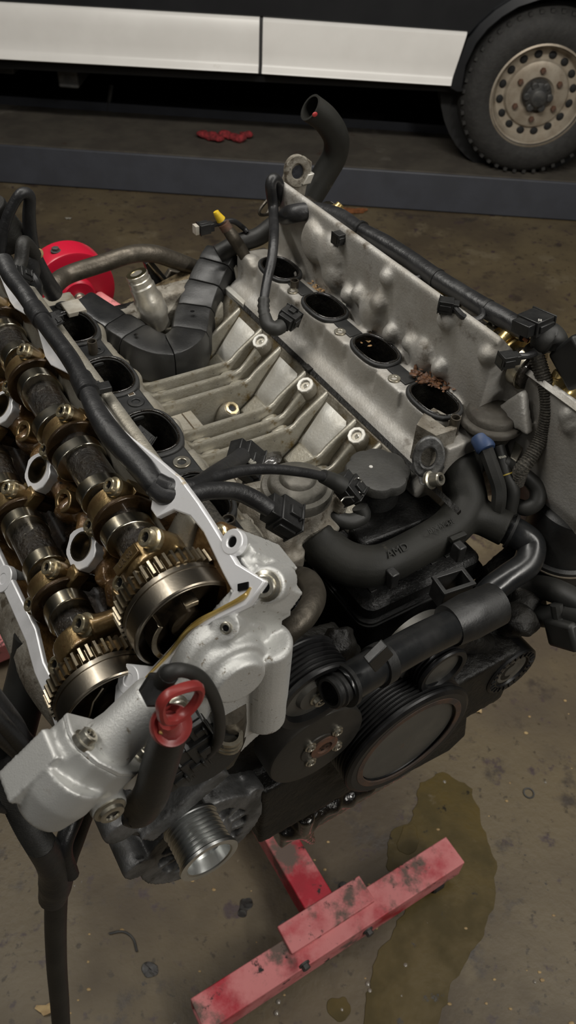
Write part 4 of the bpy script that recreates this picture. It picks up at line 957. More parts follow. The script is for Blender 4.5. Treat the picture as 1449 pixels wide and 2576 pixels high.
ocp = part(MB().loft([octw(.0335, 1.147), octw(.0350, 1.149), octw(.0350, 1.1565), octw(.0335, 1.1590), octw(.0310, 1.160), octw(.0150, 1.1598)]), 'oil_filler_cap', 'cap_plastic', sharp=35, label='dusty black scalloped oil filler cap')
MB().lathe([(.026, -.040), (.026, -.015), (.024, -.010), (0, -.01)], oc, ZA, 36).build('filler_neck', 'box_black', ocp)
MB().lathe([(.0022, 0), (.0018, .0006), (0, .0008)], PZ(933, 1174, 1.160), ZA, 12).build('paint_dot', 'print_white', ocp)

# ---- thermostat cover disc and housing
td = PZ(748, 1218, 1.172)
th_ = part(MB().lathe([(.036, -.012), (.0365, -.004), (.035, -.001), (.0300, .0), (.0285, .004), (.026, .0065), (.0185, .0075), (.017, .0105), (.014, .0125), (0, .013)], td, ZA, 48), 'thermostat_cover', 'disc_cast', sharp=50, label='round grey cast cover plate at the front of the valley')
tb = MB(); tb.lathe([(.037, -.07), (.035, -.012), (0, -.012)], td, ZA, 32); tb.blob(PZ(700, 1330, 1.13), (.03, .03, .03), wob=.2); tb.blob(PZ(660, 1300, 1.14), (.026, .028, .03), wob=.2, seed=4)
tb.blob(PZ(640, 1230, 1.14), (.022, .022, .025), wob=.2, seed=7); tb.prism([PZ(px, py, 1.125) for px, py in ((622, 1360), (650, 1345), (720, 1375), (770, 1370), (765, 1400), (720, 1420), (670, 1405))], -ZA * .02)
tb.tube([PZ(745, 1300, 1.13), PZ(800, 1335, 1.125), PZ(830, 1360, 1.12)], [.022, .0185, .017], 18)
tb.lathe([(.009, -.03), (.009, .002), (0, .002)], PZ(640, 1360, 1.128), ZA, 14); tb.lathe([(.007, -.02), (.007, .003), (0, .003)], PZ(860, 1250, 1.16), ZA, 14)
part(tb, 'thermostat_housing', 'alu_rough', remesh=.0026, smooth=4, label='grimy cast thermostat housing')
bolt(PZ(641, 1356, 1.131), ZA, .0055, 'disc_cast', ENG, 'housing_bolt', h=.004)
for px, py in ((598, 1330), (610, 1320)): bolt(PZ(px, py, 1.165), ZA, .008, 'alu_rough', ENG, 'housing_bolt', style='hex', h=.008)

# ---- big moulded rubber Y hose
hz = [PZ(790, 1345, 1.126), PZ(822, 1385, 1.115), PZ(882, 1420, 1.106), PZ(960, 1420, 1.106), PZ(1060, 1372, 1.108), PZ(1135, 1325, 1.116), PZ(1172, 1270, 1.126), PZ(1165, 1220, 1.138), PZ(1162, 1185, 1.146), PZ(1195, 1140, 1.150)]
yh = MB(); yh.tube(hz, [.0205, .0228, .0228, .0212, .0206, .0215, .0222, .0228, .0220, .0180], 22, 10)
yh.tube([PZ(1150, 1300, 1.122), PZ(1205, 1300, 1.118), PZ(1258, 1322, 1.112), PZ(1276, 1330, 1.111)], [.0185, .0190, .0196, .0200], 22, 8)
yho = part(yh, 'y_hose', 'hose_grey', remesh=.0018, smooth=5, label='thick dark grey moulded rubber Y hose')
for (px, py, z) in ((985, 1418, 1.117), (1152, 1352, 1.126)):
    p = PZ(px, py, z); MB().box(p, (.009, .003, .003), Vector((.98, -.1, .1)).normalized(), Vector((.1, .98, 0)).normalized(), ZA).build('clip_tab', 'hose_grey', yho, bevel=.0008)
    MB().box(p + Vector((-.006, -.010, -.008)), (.005, .006, .010)).build('clip_leg', 'plastic_black', yho, bevel=.0015)
# ---- shiny plastic pipe from the Y hose down to the quick connector
part(MB().tube([PZ(1272, 1330, 1.110), PZ(1305, 1345, 1.108), PZ(1335, 1372, 1.102), PZ(1325, 1418, 1.094), PZ(1275, 1455, 1.088), PZ(1232, 1490, 1.080), PZ(1205, 1535, 1.070)], [.0165, .0160, .0155, .0150, .0145, .0150, .0155], 20, 10), 'plastic_pipe', 'plastic_gloss', 'shiny black bent plastic coolant pipe')
part(MB().ring(PZ(1283, 1335, 1.111), (PZ(1305, 1345, 1.108) - PZ(1272, 1330, 1.110)).normalized(), .014, .0192, .003, 26), 'hose_clamp', 'plastic_black')
# connector body and frame
yq = -.108
qc = part(MB().tube([PY(1245, 1520, yq), PY(1180, 1550, yq), PY(1128, 1575, yq)], [.0215, .0225, .0205], 24, 6), 'quick_connector', 'plastic_black', 'black plastic quick connector with square frame')
f0 = PZ(1142, 1458, 1.118); fa = Vector((.93, .25, .12)).normalized(); fb_ = Vector((-.2, .93, .1)).normalized()
fa = (PZ(1188, 1440, 1.118) - PZ(1096, 1470, 1.118)).normalized(); fb_ = (PZ(1160, 1430, 1.118) - PZ(1128, 1490, 1.118)); fb_ = (fb_ - fa * fb_.dot(fa)).normalized(); fn = fa.cross(fb_).normalized()
def sq(a, b, h): return [f0 + fa * (i * a) + fb_ * (j * b) + fn * h for i, j in ((-1, -1), (1, -1), (1, 1), (-1, 1))]
MB().ringprism(sq(.0185, .0125, -.004), sq(.0140, .0080, -.004), fn * .004).build('frame', 'plastic_black', qc, bevel=.0007)
MB().ringprism(sq(.0170, .0110, -.028), sq(.0145, .0085, -.028), fn * .025).build('frame_wall', 'plastic_black', qc, bevel=.0007)
lp = [PY(1165, 1562, yq), PY(1060, 1612, -.116), PY(960, 1668, -.124), PY(880, 1715, -.130), PY(862, 1726, -.131)]
pp = part(MB().tube(lp, [.0165, .0162, .0160, .0160, .0160], 22, 8), 'plastic_pipe', 'plastic_gloss', 'straight black plastic coolant pipe crossing the pulleys')
e0 = PY(862, 1726, -.131); e1 = PY(828, 1745, -.133); d = (e1 - e0).normalized(); Lx = (e1 - e0).length
MB().lathe([(.0185, -.004), (.0185, .0), (.0135, .001), (.0135, .005), (.0148, .006), (.0148, .008), (.0132, .009), (.0132, .0125), (.0142, .0132), (.0128, Lx), (.0105, Lx), (.0105, Lx - .012), (0, Lx - .012)], e0, d, 30).build('barbed_end', 'plastic_black', pp, sharp=30)
c0 = PY(952, 1650, -.142); MB().box(c0, (.010, .004, .011), Vector((.87, .1, .45)).normalized(), YA, Vector((-.45, 0, .87))).build('clip', 'plastic_black', pp, bevel=.001)
MB().ring(PY(955, 1672, -.1245) - (lp[1] - lp[2]).normalized() * .006, (lp[1] - lp[2]).normalized(), .0155, .0185, .012, 24).build('clip_band', 'plastic_black', pp)
# steel bypass pipe by the near head
part(MB().tube([PY(745, 1450, -.02), PY(775, 1462, -.045), PY(790, 1500, -.07), PY(768, 1548, -.085), PY(722, 1590, -.088), PY(690, 1640, -.085)], [.0100, .0102, .0102, .0102, .0102, .0102], 18, 8), 'bypass_pipe', 'pipe_steel', 'curved dark steel bypass pipe')
# ---- right front: valve, brackets, small hoses, canister
vd = PZ(1238, 1046, 1.200)
vv = part(MB().lathe([(.020, -.06), (.022, -.03), (.030, -.008), (.0345, -.006), (.0345, -.0015), (.0325, .0005), (.0280, .001), (.0268, .0065), (.0245, .0088), (.0165, .0092), (.0145, .0112), (.010, .0122), (0, .0125)], vd, ZA, 48), 'air_valve', 'disc_rust', sharp=50, label='round dark brown air valve beside the last port')
bk = MB(); tp4 = [PZ(px, py, 1.204) for px, py in ((1048, 1068), (1066, 1040), (1091, 1026), (1152, 1058), (1150, 1078), (1097, 1096))]
sl4 = [PZ(px, py, 1.204) for px, py in ((1086, 1050), (1082, 1037), (1100, 1034), (1139, 1066), (1136, 1070), (1121, 1075))]
bkp = part(MB().ringprism(tp4, sl4, -ZA * .045), 'valve_bracket', 'alu_rough', bevel=.0015, label='cast bracket with a long slot')
MB().prism([p - ZA * .014 for p in sl4], -ZA * .01).build('slot_bottom', 'hole_black', bkp)
part(MB().blob(PZ(1100, 1120, 1.165), (.026, .024, .03), wob=.25), 'valve_bracket', 'alu_rough')
le = PZ(1078, 1150, 1.182); lax = Vector((-.55, -.62, .42)).normalized()
leo = part(MB().ring(le - lax * .005, lax, .0075, .0165, .009, 28, 1.35, ZA.cross(lax)), 'lifting_eye', 'cast_dark', bevel=.002, label='thick dark lifting eye ring at the front')
MB().prism([PZ(px, py, 1.165) for px, py in ((1048, 1170), (1100, 1180), (1095, 1225), (1055, 1220))], -lax * .012).build('eye_foot', 'cast_dark', leo, bevel=.002)
bolt(PZ(1082, 1208, 1.165), Vector((.3, -.75, .6)).normalized(), .0075, 'bolt_steel', ENG, 'eye_bolt', h=.014)
part(MB().tube([PZ(1090, 1190, 1.16), PZ(1110, 1165, 1.16), PZ(1125, 1140, 1.165)], .006, 10), 'oil_line', 'rubber')
def hose(pts, r, mat, name, label=None, parent=ENG, n=14, sub=8, **k): return MB().tube(pts, r, n, sub).build(name, mat, parent, label=label, **k)
h1 = hose([PZ(1222, 1130, 1.185), PZ(1238, 1175, 1.172), PZ(1254, 1225, 1.155), PZ(1254, 1265, 1.14), PZ(1245, 1300, 1.12)], .0078, 'rubber', 'vacuum_hose', 'black rubber hose below the blue cap', n=7)
MB().lathe([(.0092, -.002), (.0105, .0), (.0105, .013), (.0095, .015), (0, .0155)], PZ(1222, 1128, 1.186), (PZ(1203, 1092, 1.192) - PZ(1222, 1128, 1.186)), 24).build('blue_cap', 'blue_plastic', h1, label='blue plastic hose cap')
MB().tube([PZ(1206, 1096, 1.193), PZ(1192, 1072, 1.195)], .004, 8, 0).build('nipple', 'rubber', h1)
h2 = hose([PZ(1252, 1122, 1.180), PZ(1264, 1165, 1.168), PZ(1276, 1200, 1.158), PZ(1288, 1235, 1.145), PZ(1283, 1275, 1.128), PZ(1281, 1312, 1.110)], [.0072, .0072, .0074, .0085, .0085, .0085], 'rubber', 'vacuum_hose', 'second black vacuum hose with a yellow band')
MB().ring(PZ(1272, 1192, 1.160), (PZ(1276, 1200, 1.158) - PZ(1264, 1165, 1.168)), .0075, .0086, .0013, 22).build('band', 'yellow_band', h2, label='thin yellow band')
MB().ring(PZ(1282, 1288, 1.122), (PZ(1281, 1312, 1.110) - PZ(1283, 1275, 1.128)), .0085, .0100, .016, 22).build('sleeve', 'rubber', h2)
h3 = hose([PZ(1268, 1160, 1.170), PZ(1296, 1178, 1.165), PZ(1320, 1196, 1.158), PZ(1350, 1228, 1.148), PZ(1350, 1262, 1.138), PZ(1325, 1278, 1.13), PZ(1300, 1272, 1.125)], [.0068, .0070, .0080, .0088, .0088, .0085, .008], 'rubber', 'vacuum_hose', 'branch hose curving to the right canister')
MB().ring(PZ(1313, 1190, 1.160), (PZ(1320, 1196, 1.158) - PZ(1296, 1178, 1.165)), .0075, .0086, .0013, 22).build('band', 'yellow_band', h3, label='thin yellow band')
sb_ = part(MB().prism([PZ(px, py, 1.175) for px, py in ((1296, 1108), (1318, 1100), (1322, 1112), (1300, 1160), (1284, 1150))], -ZA * .008), 'valve_strap', 'alu_valley', bevel=.001)
bolt(PZ(1309, 1109, 1.175), ZA, .004, 'bolt_steel', sb_, h=.003)
cn = PZ(1452, 1262, 1.130)
can = part(MB().lathe([(.040, -.115), (.043, -.072), (.0478, -.070), (.0478, -.064), (.0435, -.062), (.0435, -.012), (.0415, -.004), (.036, -.0005), (.030, 0), (.026, -.004), (0, -.004)], cn, ZA, 56), 'oil_filter_canister', 'plastic_black', sharp=40, label='black plastic filter canister at the right edge')
MB().ring(cn - ZA * .070, ZA, .0436, .0485, .0016, 48).build('seal_ring', 'rim_steel', can)
MB().box(PZ(1440, 1208, 1.134), (.004, .012, .003)).build('cap_rib', 'plastic_black', can, bevel=.001)
hose([PX(1296, 1490, .19), PX(1340, 1475, .20), PX(1400, 1488, .205), PX(1480, 1530, .21)], .0135, 'rubber', 'coolant_hose', 'black hose leaving to the right edge')
part(MB().box(PX(1300, 1462, .186), (.006, .0035, .005)), 'hose_clip', 'steel_wire', bevel=.0012, label='bright steel hose clip')
hose([PX(1225, 1500, .16), PX(1290, 1530, .18), PX(1370, 1550, .19), PX(1420, 1540, .2), PX(1480, 1560, .2)], .0125, 'rubber', 'coolant_hose', 'lower black hose at the right edge')
rb_ = MB(); rb_.blob(PX(1330, 1510, .19), (.02, .02, .016), wob=.25); rb_.blob(PX(1290, 1560, .16), (.02, .02, .02), wob=.25); rb_.blob(PX(1310, 1560, .15), (.02, .02, .016), wob=.3); rb_.tube([PX(1240, 1480, .18), PX(1330, 1450, .22), PX(1449, 1450, .26)], [.018, .02, .02], 14)
part(rb_, 'pump_casting', 'block_black', remesh=.003, smooth=3)
cx = part(MB().box(PX(1425, 1590, .19), (.012, .02, .016), XA, Vector((0, .8, -.6)), Vector((0, .6, .8))), 'hose_end', 'rubber', bevel=.004)
MB().tube([PX(1400, 1520, .19), PX(1410, 1560, .19), PX(1449, 1590, .19)], .007, 10).build('strap', 'rubber', cx)
# right edge: more of the far head's front
part(MB().box(PX(1455, 908, .235), (.012, .022, .020), XA, Vector((0, .85, .5)), Vector((0, -.5, .85))), 'plug_cap', 'plastic_black', bevel=.004)
hose([PZ(832, 1280, 1.135), PZ(845, 1302, 1.128), PZ(880, 1312, 1.124), PZ(912, 1298, 1.126), PZ(905, 1275, 1.135)], .0085, 'rubber', 'vacuum_hose', 'short rubber hose loop below the spring-clip connector')

# ---- loose walnut-shell litter round the last port
lit = MB()
for k in range(150):
    t = random.random(); px = 1045 + 130 * t + random.gauss(0, 8); py = 938 + 60 * t + random.gauss(0, 7) - (12 if t > .5 else 0)
    p = PX(px, py, .170) if False else PZ(px, py, 1.206 + random.random() * .004)
    a = Vector((random.gauss(0, 1), random.gauss(0, 1), random.gauss(0, .4))).normalized(); b, d = ortho(a)
    s_ = .0012 + random.random() * .0022; lit.blob(p, (s_ * 1.6, s_, s_ * .4), a, b, d, 6, 4, .4, k)
lit.build('shell_litter', 'shell', None, kind='stuff', label='scattered brown nut shell crumbs beside the last port', cat='debris')
lit = MB()
for k in range(90):
    if k < 45: px, py = 675 + 60 * (k / 45) + random.gauss(0, 14), 712 + 22 * (k / 45) + random.gauss(0, 5); px += 85; 
    else: px, py = 880 + random.gauss(0, 30), 850 + random.gauss(0, 6); px += 30
    p = PZ(px, py, 1.200); a = Vector((random.gauss(0, 1), random.gauss(0, 1), random.gauss(0, .4))).normalized(); b, d = ortho(a)
    s_ = .001 + random.random() * .0016; lit.blob(p, (s_ * 1.6, s_, s_ * .4), a, b, d, 6, 4, .4, k)
lit.build('shell_litter', 'shell_light', None, kind='stuff', label='pale litter crumbs along the far port row', cat='debris')
for (px, py, r, lab) in ((1158, 968, .0062, 'upright half nut shell, left of the two larger ones'), (1180, 975, .0058, 'curled half nut shell, right of the two larger ones')):
    p = PZ(px, py, 1.212); ax = Vector((.1 if px < 1170 else .5, -.5, .8)).normalized()
    MB().lathe([(.0006, -r), (r * .6, -r * .8), (r * .95, -r * .3), (r, 0), (r * .9, 0), (r * .84, -r * .3), (r * .5, -r * .68), (.0005, -r * .85)], p, ax, 18, sy=.85).build('nut_shell', 'shell', None, label=lab, cat='nut shell', group='nut shells by the last port')

# ---- rear of the engine
yr = .545
hose([PY(128, 735, .52), PY(142, 712, .53), PY(175, 690, yr), PY(260, 662, yr), PY(330, 640, yr), PY(385, 638, yr), PY(440, 655, yr), PY(500, 678, yr)], .0118, 'pipe_steel', 'heater_pipe', 'long grimy steel pipe across the rear', n=16)
sA, sB = PY(343, 688, .485), PY(404, 822, .470); d = (sB - sA); Ls = d.length
sn = part(MB().lathe([(0, 0), (.0135, 0), (.0145, .001), (.0145, .004), (.0135, .005), (.0135, .008), (.0150, .009), (.0150, .016), (.0165, .018), (.0165, .030), (.0195, .036), (.0195, .058), (.0150, .068), (.0140, Ls), (0, Ls)], sA, d, 32), 'oil_separator_tube', 'sensor_silver', sharp=30, label='silver tube standing in the rear of the valley')
MB().ring(sA - d.normalized() * .0005, d, .008, .0138, .004, 28).build('brass_ring', 'brass', sn)
# segmented black duct
dp = [PZ(205, 745, 1.165), PZ(262, 782, 1.155), PZ(320, 818, 1.148), PZ(372, 850, 1.142), PZ(425, 862, 1.140), PZ(472, 832, 1.142), PZ(486, 775, 1.150), PZ(506, 718, 1.165), PZ(536, 655, 1.185), PZ(556, 622, 1.195)]
dpp = crom(dp, 6); duct = empty('rear_duct', EW((.03, .48, 1.10)), None, None, parent=ENG)
duct['label'] = 'black segmented plastic duct at the rear of the valley'
cuts = [0, 9, 14, 24, 31, 37, 43, 48, len(dpp) - 1]
for i in range(len(cuts) - 1):
    seg = dpp[cuts[i]:cuts[i + 1] + 1]; secs = []
    for j, p in enumerate(seg):
        gi = cuts[i] + j; T = (dpp[min(gi + 1, len(dpp) - 1)] - dpp[max(gi - 1, 0)]).normalized()
        s_ = T.cross(ZA).normalized(); n_ = s_.cross(T).normalized()
        if n_.z < 0: n_ = -n_
        q = p + T * (.0005 if j == 0 else -.0005 if j == len(seg) - 1 else 0)
        w_ = .0265 - .003 * (gi < 10); k_ = .985 if j in (0, len(seg) - 1) else 1
        ex_ = -.0012 if j in (0, len(seg) - 1) else 0
        secs.append([q + s_ * (a * w_ * k_) + n_ * (b + (ex_ if b > -.01 else 0)) for a, b in ((-1, -.045), (-1, -.012), (-.86, -.002), (-.6, 0), (.6, 0), (.86, -.002), (1, -.012), (1, -.045))])
    MB().loft(secs).build('duct_segment', 'plastic_gloss' if i == 0 else 'plastic_black', duct, sharp=40, bevel=.0008)
for px, py in ((342, 842), (484, 783)):
    MB().lathe([(.003, .0), (0, .0006)], PZ(px, py, 1.1535 if px > 400 else 1.1475), ZA, 12).build('screw_hole', 'hole_black', duct)
rb2 = part(MB().box(PY(400, 748, .535), (.055, .012, .014), Vector((.97, .1, .2)).normalized(), YA, ZA), 'rear_bracket', 'rock_beige', bevel=.002, label='rough beige bracket edge behind the silver tube')
pl = part(MB().prism([PY(px, py, .56) for px, py in ((366, 665), (382, 655), (450, 735), (440, 760), (395, 745))], YA * .012), 'rear_plate', 'plastic_gloss', bevel=.001)
MB().tube([PY(372, 660, .555), PY(440, 740, .555)], .0018, 6, 0).build('bright_edge', 'steel_wire', pl)
part(MB().prism([PY(px, py, .57) for px, py in ((430, 680), (480, 690), (520, 760), (440, 790), (405, 720))], YA * .01), 'rear_plate', 'pipe_steel', bevel=.002)
hose([PY(560, 690, .50), PY(600, 685, .50), PY(640, 655, .49)], .019, 'rubber', 'coolant_hose', 'short black hose behind the far port row', n=18)
part(MB().ring(PY(577, 692, .496), XA, .0185, .0215, .005, 24), 'hose_band', 'white_bit')
part(MB().prism([PZ(px, py, 1.157) for px, py in ((563, 722), (575, 716), (620, 752), (612, 765))], -ZA * .01), 'casting_tab', 'alu_pad', bevel=.001)
rr_ = MB(); rr_.box(Vector((-.03, .50, 1.09)), (.10, .02, .05)); rr_.box(Vector((.08, .50, 1.10)), (.09, .015, .06))
part(rr_, 'rear_casting', 'alu_rough', remesh=.003, smooth=3)
bell = part(MB().box(Vector((0, .515, .97)), (.19, .015, .17)), 'rear_plate', 'block_black', bevel=.01)
# lifting bracket and upright hose at the far rear corner
yl = .480
lb = part(MB().prism([PY(px, py, yl) for px, py in ((708, 470), (722, 428), (742, 402), (768, 394), (786, 408), (784, 436), (772, 470), (764, 510), (740, 530), (705, 540), (672, 545), (690, 505))], YA * .006), 'lifting_bracket', 'alu_rough', bevel=.0015, label='grey lifting bracket with an eye at the rear corner')
MB().ring(PY(750, 432, yl - .004), YA, .009, .0185, .006, 30, 1.2, (XA + ZA * .6)).build('eye', 'alu_rough', lb, bevel=.0012)
MB().lathe([(.0088, 0), (0, 0)], PY(750, 434, yl - .0008), YA, 24, sy=1.15, ref=(XA + ZA * .6)).build('eye_hole', 'lift_paint', lb)
MB().blob(PY(730, 507, yl - .006), (.010, .008, .010)).build('bolt_head', 'alu_rough', lb)
MB().prism([PY(px, py, yl - .006) for px, py in ((776, 440), (792, 436), (782, 462), (762, 466))], YA * .02).build('tab', 'alu_pad', lb, bevel=.001)
MB().tube([PY(690, 488, yl), PY(665, 512, yl - .01), PY(652, 532, yl - .012), (PY(660, 541, yl - .01)), PY(690, 535, yl)], .0022, 8).build('wire_clip', 'pipe_steel', lb)
hp_ = [PY(756, 540, .50), PY(785, 490, .50), PY(815, 440, .50), PY(842, 390, .497), PY(845, 345, .493), PY(818, 300, .495), PY(780, 270, .498)]
uh = MB().pipe(hp_, .0172, .003, 22, 10, 8).build('coolant_hose', 'hose_grey', ENG, label='upright bent rubber hose with open end at the rear')
MB().blob(PY(792, 288, .479), (.004, .0012, .003)).build('paint_dot', 'wire_red', uh)
# thick conduit behind ports to the rear corner
hose([PY(548, 640, .50), PY(600, 612, .495), PY(650, 595, .49), PY(690, 565, .485), PY(722, 545, .48)], .0125, 'conduit', 'cable_conduit', 'thick black conduit at the rear', n=14)
# ================================================================== WIRING (lies on the engine: things of its own)
def plug(parent, c, a, b, size, mat='plastic_black', name='connector', label=None, ribs=True):
    """moulded connector: stepped block with latch and ribs; a = long axis, b = width axis"""
    a = Vector(a).normalized(); b = Vector(b); b = (b - a * b.dot(a)).normalized(); n = a.cross(b); l, w_, h = size
    mb = MB(); mb.box(c, (l * .55, w_ * .5, h * .5), a, b, n); mb.box(Vector(c) - a * l * .75, (l * .25, w_ * .40, h * .38), a, b, n)
    if ribs:
        mb.box(Vector(c) + n * h * .55 + a * l * .1, (l * .32, w_ * .18, h * .10), a, b, n); mb.box(Vector(c) + n * h * .62 + a * l * .35, (l * .06, w_ * .26, h * .14), a, b, n)
        for s_ in (-1, 1): mb.box(Vector(c) + b * s_ * w_ * .53 + a * l * .05, (l * .45, w_ * .05, h * .22), a, b, n)
        mb.box(Vector(c) + a * l * .57, (l * .04, w_ * .56, h * .56), a, b, n)
    o = mb.build(name, mat, parent, bevel=min(size) * .05, label=label)
    MB().box(Vector(c) + a * l * .62, (l * .02, w_ * .36, h * .32), a, b, n).build('plug_face', 'hole_black', o)
    return o
def corr(parent, pts, r, name, mat='conduit', pitch=.0035, n=14, label=None, amp=.86):
    p = crom(pts, 12); tot = sum((p[i + 1] - p[i]).length for i in range(len(p) - 1)); m = max(8, int(tot / pitch) * 2)
    q = []; d = 0; i = 0; L = [0]
    for k in range(len(p) - 1): L.append(L[-1] + (p[k + 1] - p[k]).length)
    for k in range(m + 1):
        t = tot * k / m
        while i < len(L) - 2 and L[i + 1] < t: i += 1
        q.append(p[i].lerp(p[i + 1], (t - L[i]) / max(1e-9, L[i + 1] - L[i])))
    mb = MB(); mb.tube(q, lambda t: r * (1.0 if int(round(t * m)) % 2 else amp), n, 0)
    return mb.build(name, mat, parent, label=label, sharp=60)

# ---- harness over the near head
H = empty('wiring_harness', EW((-.18, .2, 1.26)), 'thick black taped wiring harness draped along the near head', 'wiring harness')
zt = 1.303
mp_ = [PZ(8, 655, 1.318), PZ(28, 695, 1.312), PZ(62, 740, 1.308), PZ(95, 790, zt), PZ(135, 845, zt), PZ(178, 905, zt), PZ(213, 970, zt), PZ(240, 1030, zt - .002), PZ(274, 1085, zt - .006), PZ(315, 1132, zt - .010), PZ(356, 1176, zt - .014), PZ(392, 1220, zt - .017), PZ(430, 1238, zt - .019)]
MB().tube(mp_, [.0088, .0088, .0086, .0080, .0078, .0080, .0074, .0085, .0098, .0098, .0100, .0090, .0066], 18, 8).build('main_loom', 'tape', H)
for (i, r) in ((3, .0096), (6, .0096)):
    p = mp_[i]; T = (mp_[i + 1] - mp_[i - 1]).normalized(); MB().lathe([(.0072, -.012), (r, -.011), (r * 1.02, .0), (r, .011), (.0072, .012)], p, T, 22).build('tape_cuff', 'tape', H)
    MB().box(p + Vector((.012, .0, -.004)) + T * .004, (.009, .005, .0025), (T.cross(ZA)).normalized(), T, ZA).build('clip', 'plastic_black', H, bevel=.0006)
MB().tube([PZ(388, 1222, 1.288), PZ(412, 1244, 1.284), PZ(455, 1250, 1.282), PZ(520, 1236, 1.276), PZ(590, 1236, 1.266), PZ(640, 1256, 1.255), PZ(678, 1280, 1.246)], [.0088, .0082, .0078, .0072, .0072, .0078, .0074], 16, 8).build('branch_loom', 'tape', H)
MB().tube([PZ(395, 1214, 1.290), PZ(430, 1226, 1.287), PZ(490, 1222, 1.280), PZ(545, 1190, 1.262), PZ(590, 1162, 1.240), PZ(608, 1148, 1.232)], [.0080, .0075, .0070, .0075, .0080, .0082], 16, 8).build('branch_loom', 'tape', H)
MB().tube([PZ(480, 1226, 1.283), PZ(530, 1205, 1.272), PZ(600, 1186, 1.262), PZ(680, 1180, 1.250), PZ(760, 1188, 1.235), PZ(812, 1198, 1.222)], [.0050, .0052, .0050, .0046, .0044, .0044], 12, 8).build('branch_loom', 'tape', H)
plug(H, PZ(716, 1300, 1.232), PZ(750, 1322, 1.222) - PZ(690, 1285, 1.24), Vector((.7, .7, 0)), (.020, .026, .022), label='square black connector on the thermostat housing')
for k, m_ in enumerate(('wire_yellow', 'wire_grey', 'wire_grey')):
    MB().tube([PZ(672, 1277 + 4 * k - 4, 1.249), PZ(692, 1288 + 5 * k - 5, 1.243)], .0011, 6, 0).build('wire', m_, H)
pc = plug(H, PZ(882, 1232, 1.198), PZ(905, 1262, 1.185) - PZ(860, 1205, 1.205), Vector((.75, .6, .1)), (.017, .020, .020), label='black connector with a bent steel spring clip')
MB().tube([PZ(812, 1198, 1.222), PZ(835, 1208, 1.214), PZ(862, 1222, 1.206)], [.0065, .0075, .0085], 14, 6).build('boot', 'rubber', H)
for k, m_ in enumerate(('wire_red', 'wire_grey', 'wire_yellow')):
    MB().tube([PZ(804, 1194 + 4 * k, 1.224), PZ(818, 1198 + 4 * k, 1.220)], .0010, 6, 0).build('wire', m_, H)
MB().tube([PZ(890, 1208, 1.210), PZ(900, 1202, 1.210), PZ(910, 1210, 1.208), PZ(897, 1222, 1.206), PZ(905, 1238, 1.202), PZ(915, 1248, 1.198)], .0009, 6, 5).build('spring_clip', 'steel_wire', pc)
MB().tube([PZ(858, 1262, 1.203), PZ(868, 1252, 1.204), PZ(890, 1250, 1.203)], .0009, 6, 5).build('spring_clip', 'steel_wire', pc)
pv = plug(H, PZ(622, 1160, 1.215), PZ(650, 1185, 1.20) - PZ(595, 1140, 1.225), Vector((.75, .6, .1)), (.020, .030, .020), label='wide grey-black connector lying in the valley')
for k in range(5): MB().tube([PZ(600 + k * 5, 1140 + k * 4, 1.232), PZ(612 + k * 5, 1150 + k * 4, 1.226), PZ(622 + k * 5, 1148 + k * 4, 1.222)], .0014, 6, 4).build('wire', 'wire_grey', pv)
pi_ = plug(H, PZ(352, 1108, 1.232), PZ(385, 1135, 1.222) - PZ(330, 1090, 1.238), Vector((.8, .55, 0)), (.017, .017, .016), label='small injector plug lying across a near port')
MB().tube([PZ(300, 1095, 1.262), PZ(318, 1085, 1.252), PZ(335, 1095, 1.242)], .0045, 10).build('boot', 'rubber', H)
plug(H, PZ(243, 978, 1.29), PZ(255, 990, 1.285) - PZ(232, 965, 1.293), Vector((.8, .55, 0)), (.008, .010, .007))
plug(H, PZ(140, 808, 1.297), PZ(150, 822, 1.292) - PZ(130, 795, 1.30), Vector((.8, .55, 0)), (.008, .010, .007))
plug(H, PZ(60, 692, 1.305), PZ(75, 700, 1.30) - PZ(45, 685, 1.31), Vector((.6, .75, 0)), (.012, .012, .010))
# upward loop at the rear left
yl2 = .40
MB().tube([PY(6, 668, yl2), PY(2, 620, yl2), PY(14, 560, yl2), PY(36, 510, yl2), PY(56, 486, yl2), PY(74, 494, yl2 + .004), PY(73, 540, yl2 + .01), PY(76, 590, yl2 + .015), PY(84, 640, yl2 + .02), PY(110, 700, yl2 + .03), PY(135, 738, yl2 + .04)], [.0068, .0056, .0054, .0052, .0055, .0060, .0068, .0074, .0085, .0108, .0108], 16, 8).build('loop_loom', 'tape', H)
MB().tube([PY(30, 700, .36), PY(52, 660, .37), PY(60, 610, .38), PY(85, 640, .40)], [.006, .007, .007, .008], 12).build('loop_loom', 'conduit', H)
MB().blob(PY(70, 660, .40), (.011, .014, .022), wob=.25).build('tape_knot', 'tape', H)
corr(H, [PY(-30, 520, .43), PY(5, 570, .43), PY(40, 610, .43)], .019, 'ribbed_boot', 'conduit', .004, 20, 'fat ribbed black boot at the left edge', amp=.95)
MB().blob(PY(97, 637, .41), (.006, .004, .005), wob=.3).build('tag', 'leaf_tan', H)
MB().tube([PY(75, 690, .36), PY(88, 720, .355), PY(92, 770, .35)], [.006, .008, .005], 10).build('tape_end', 'plastic_gloss', H)

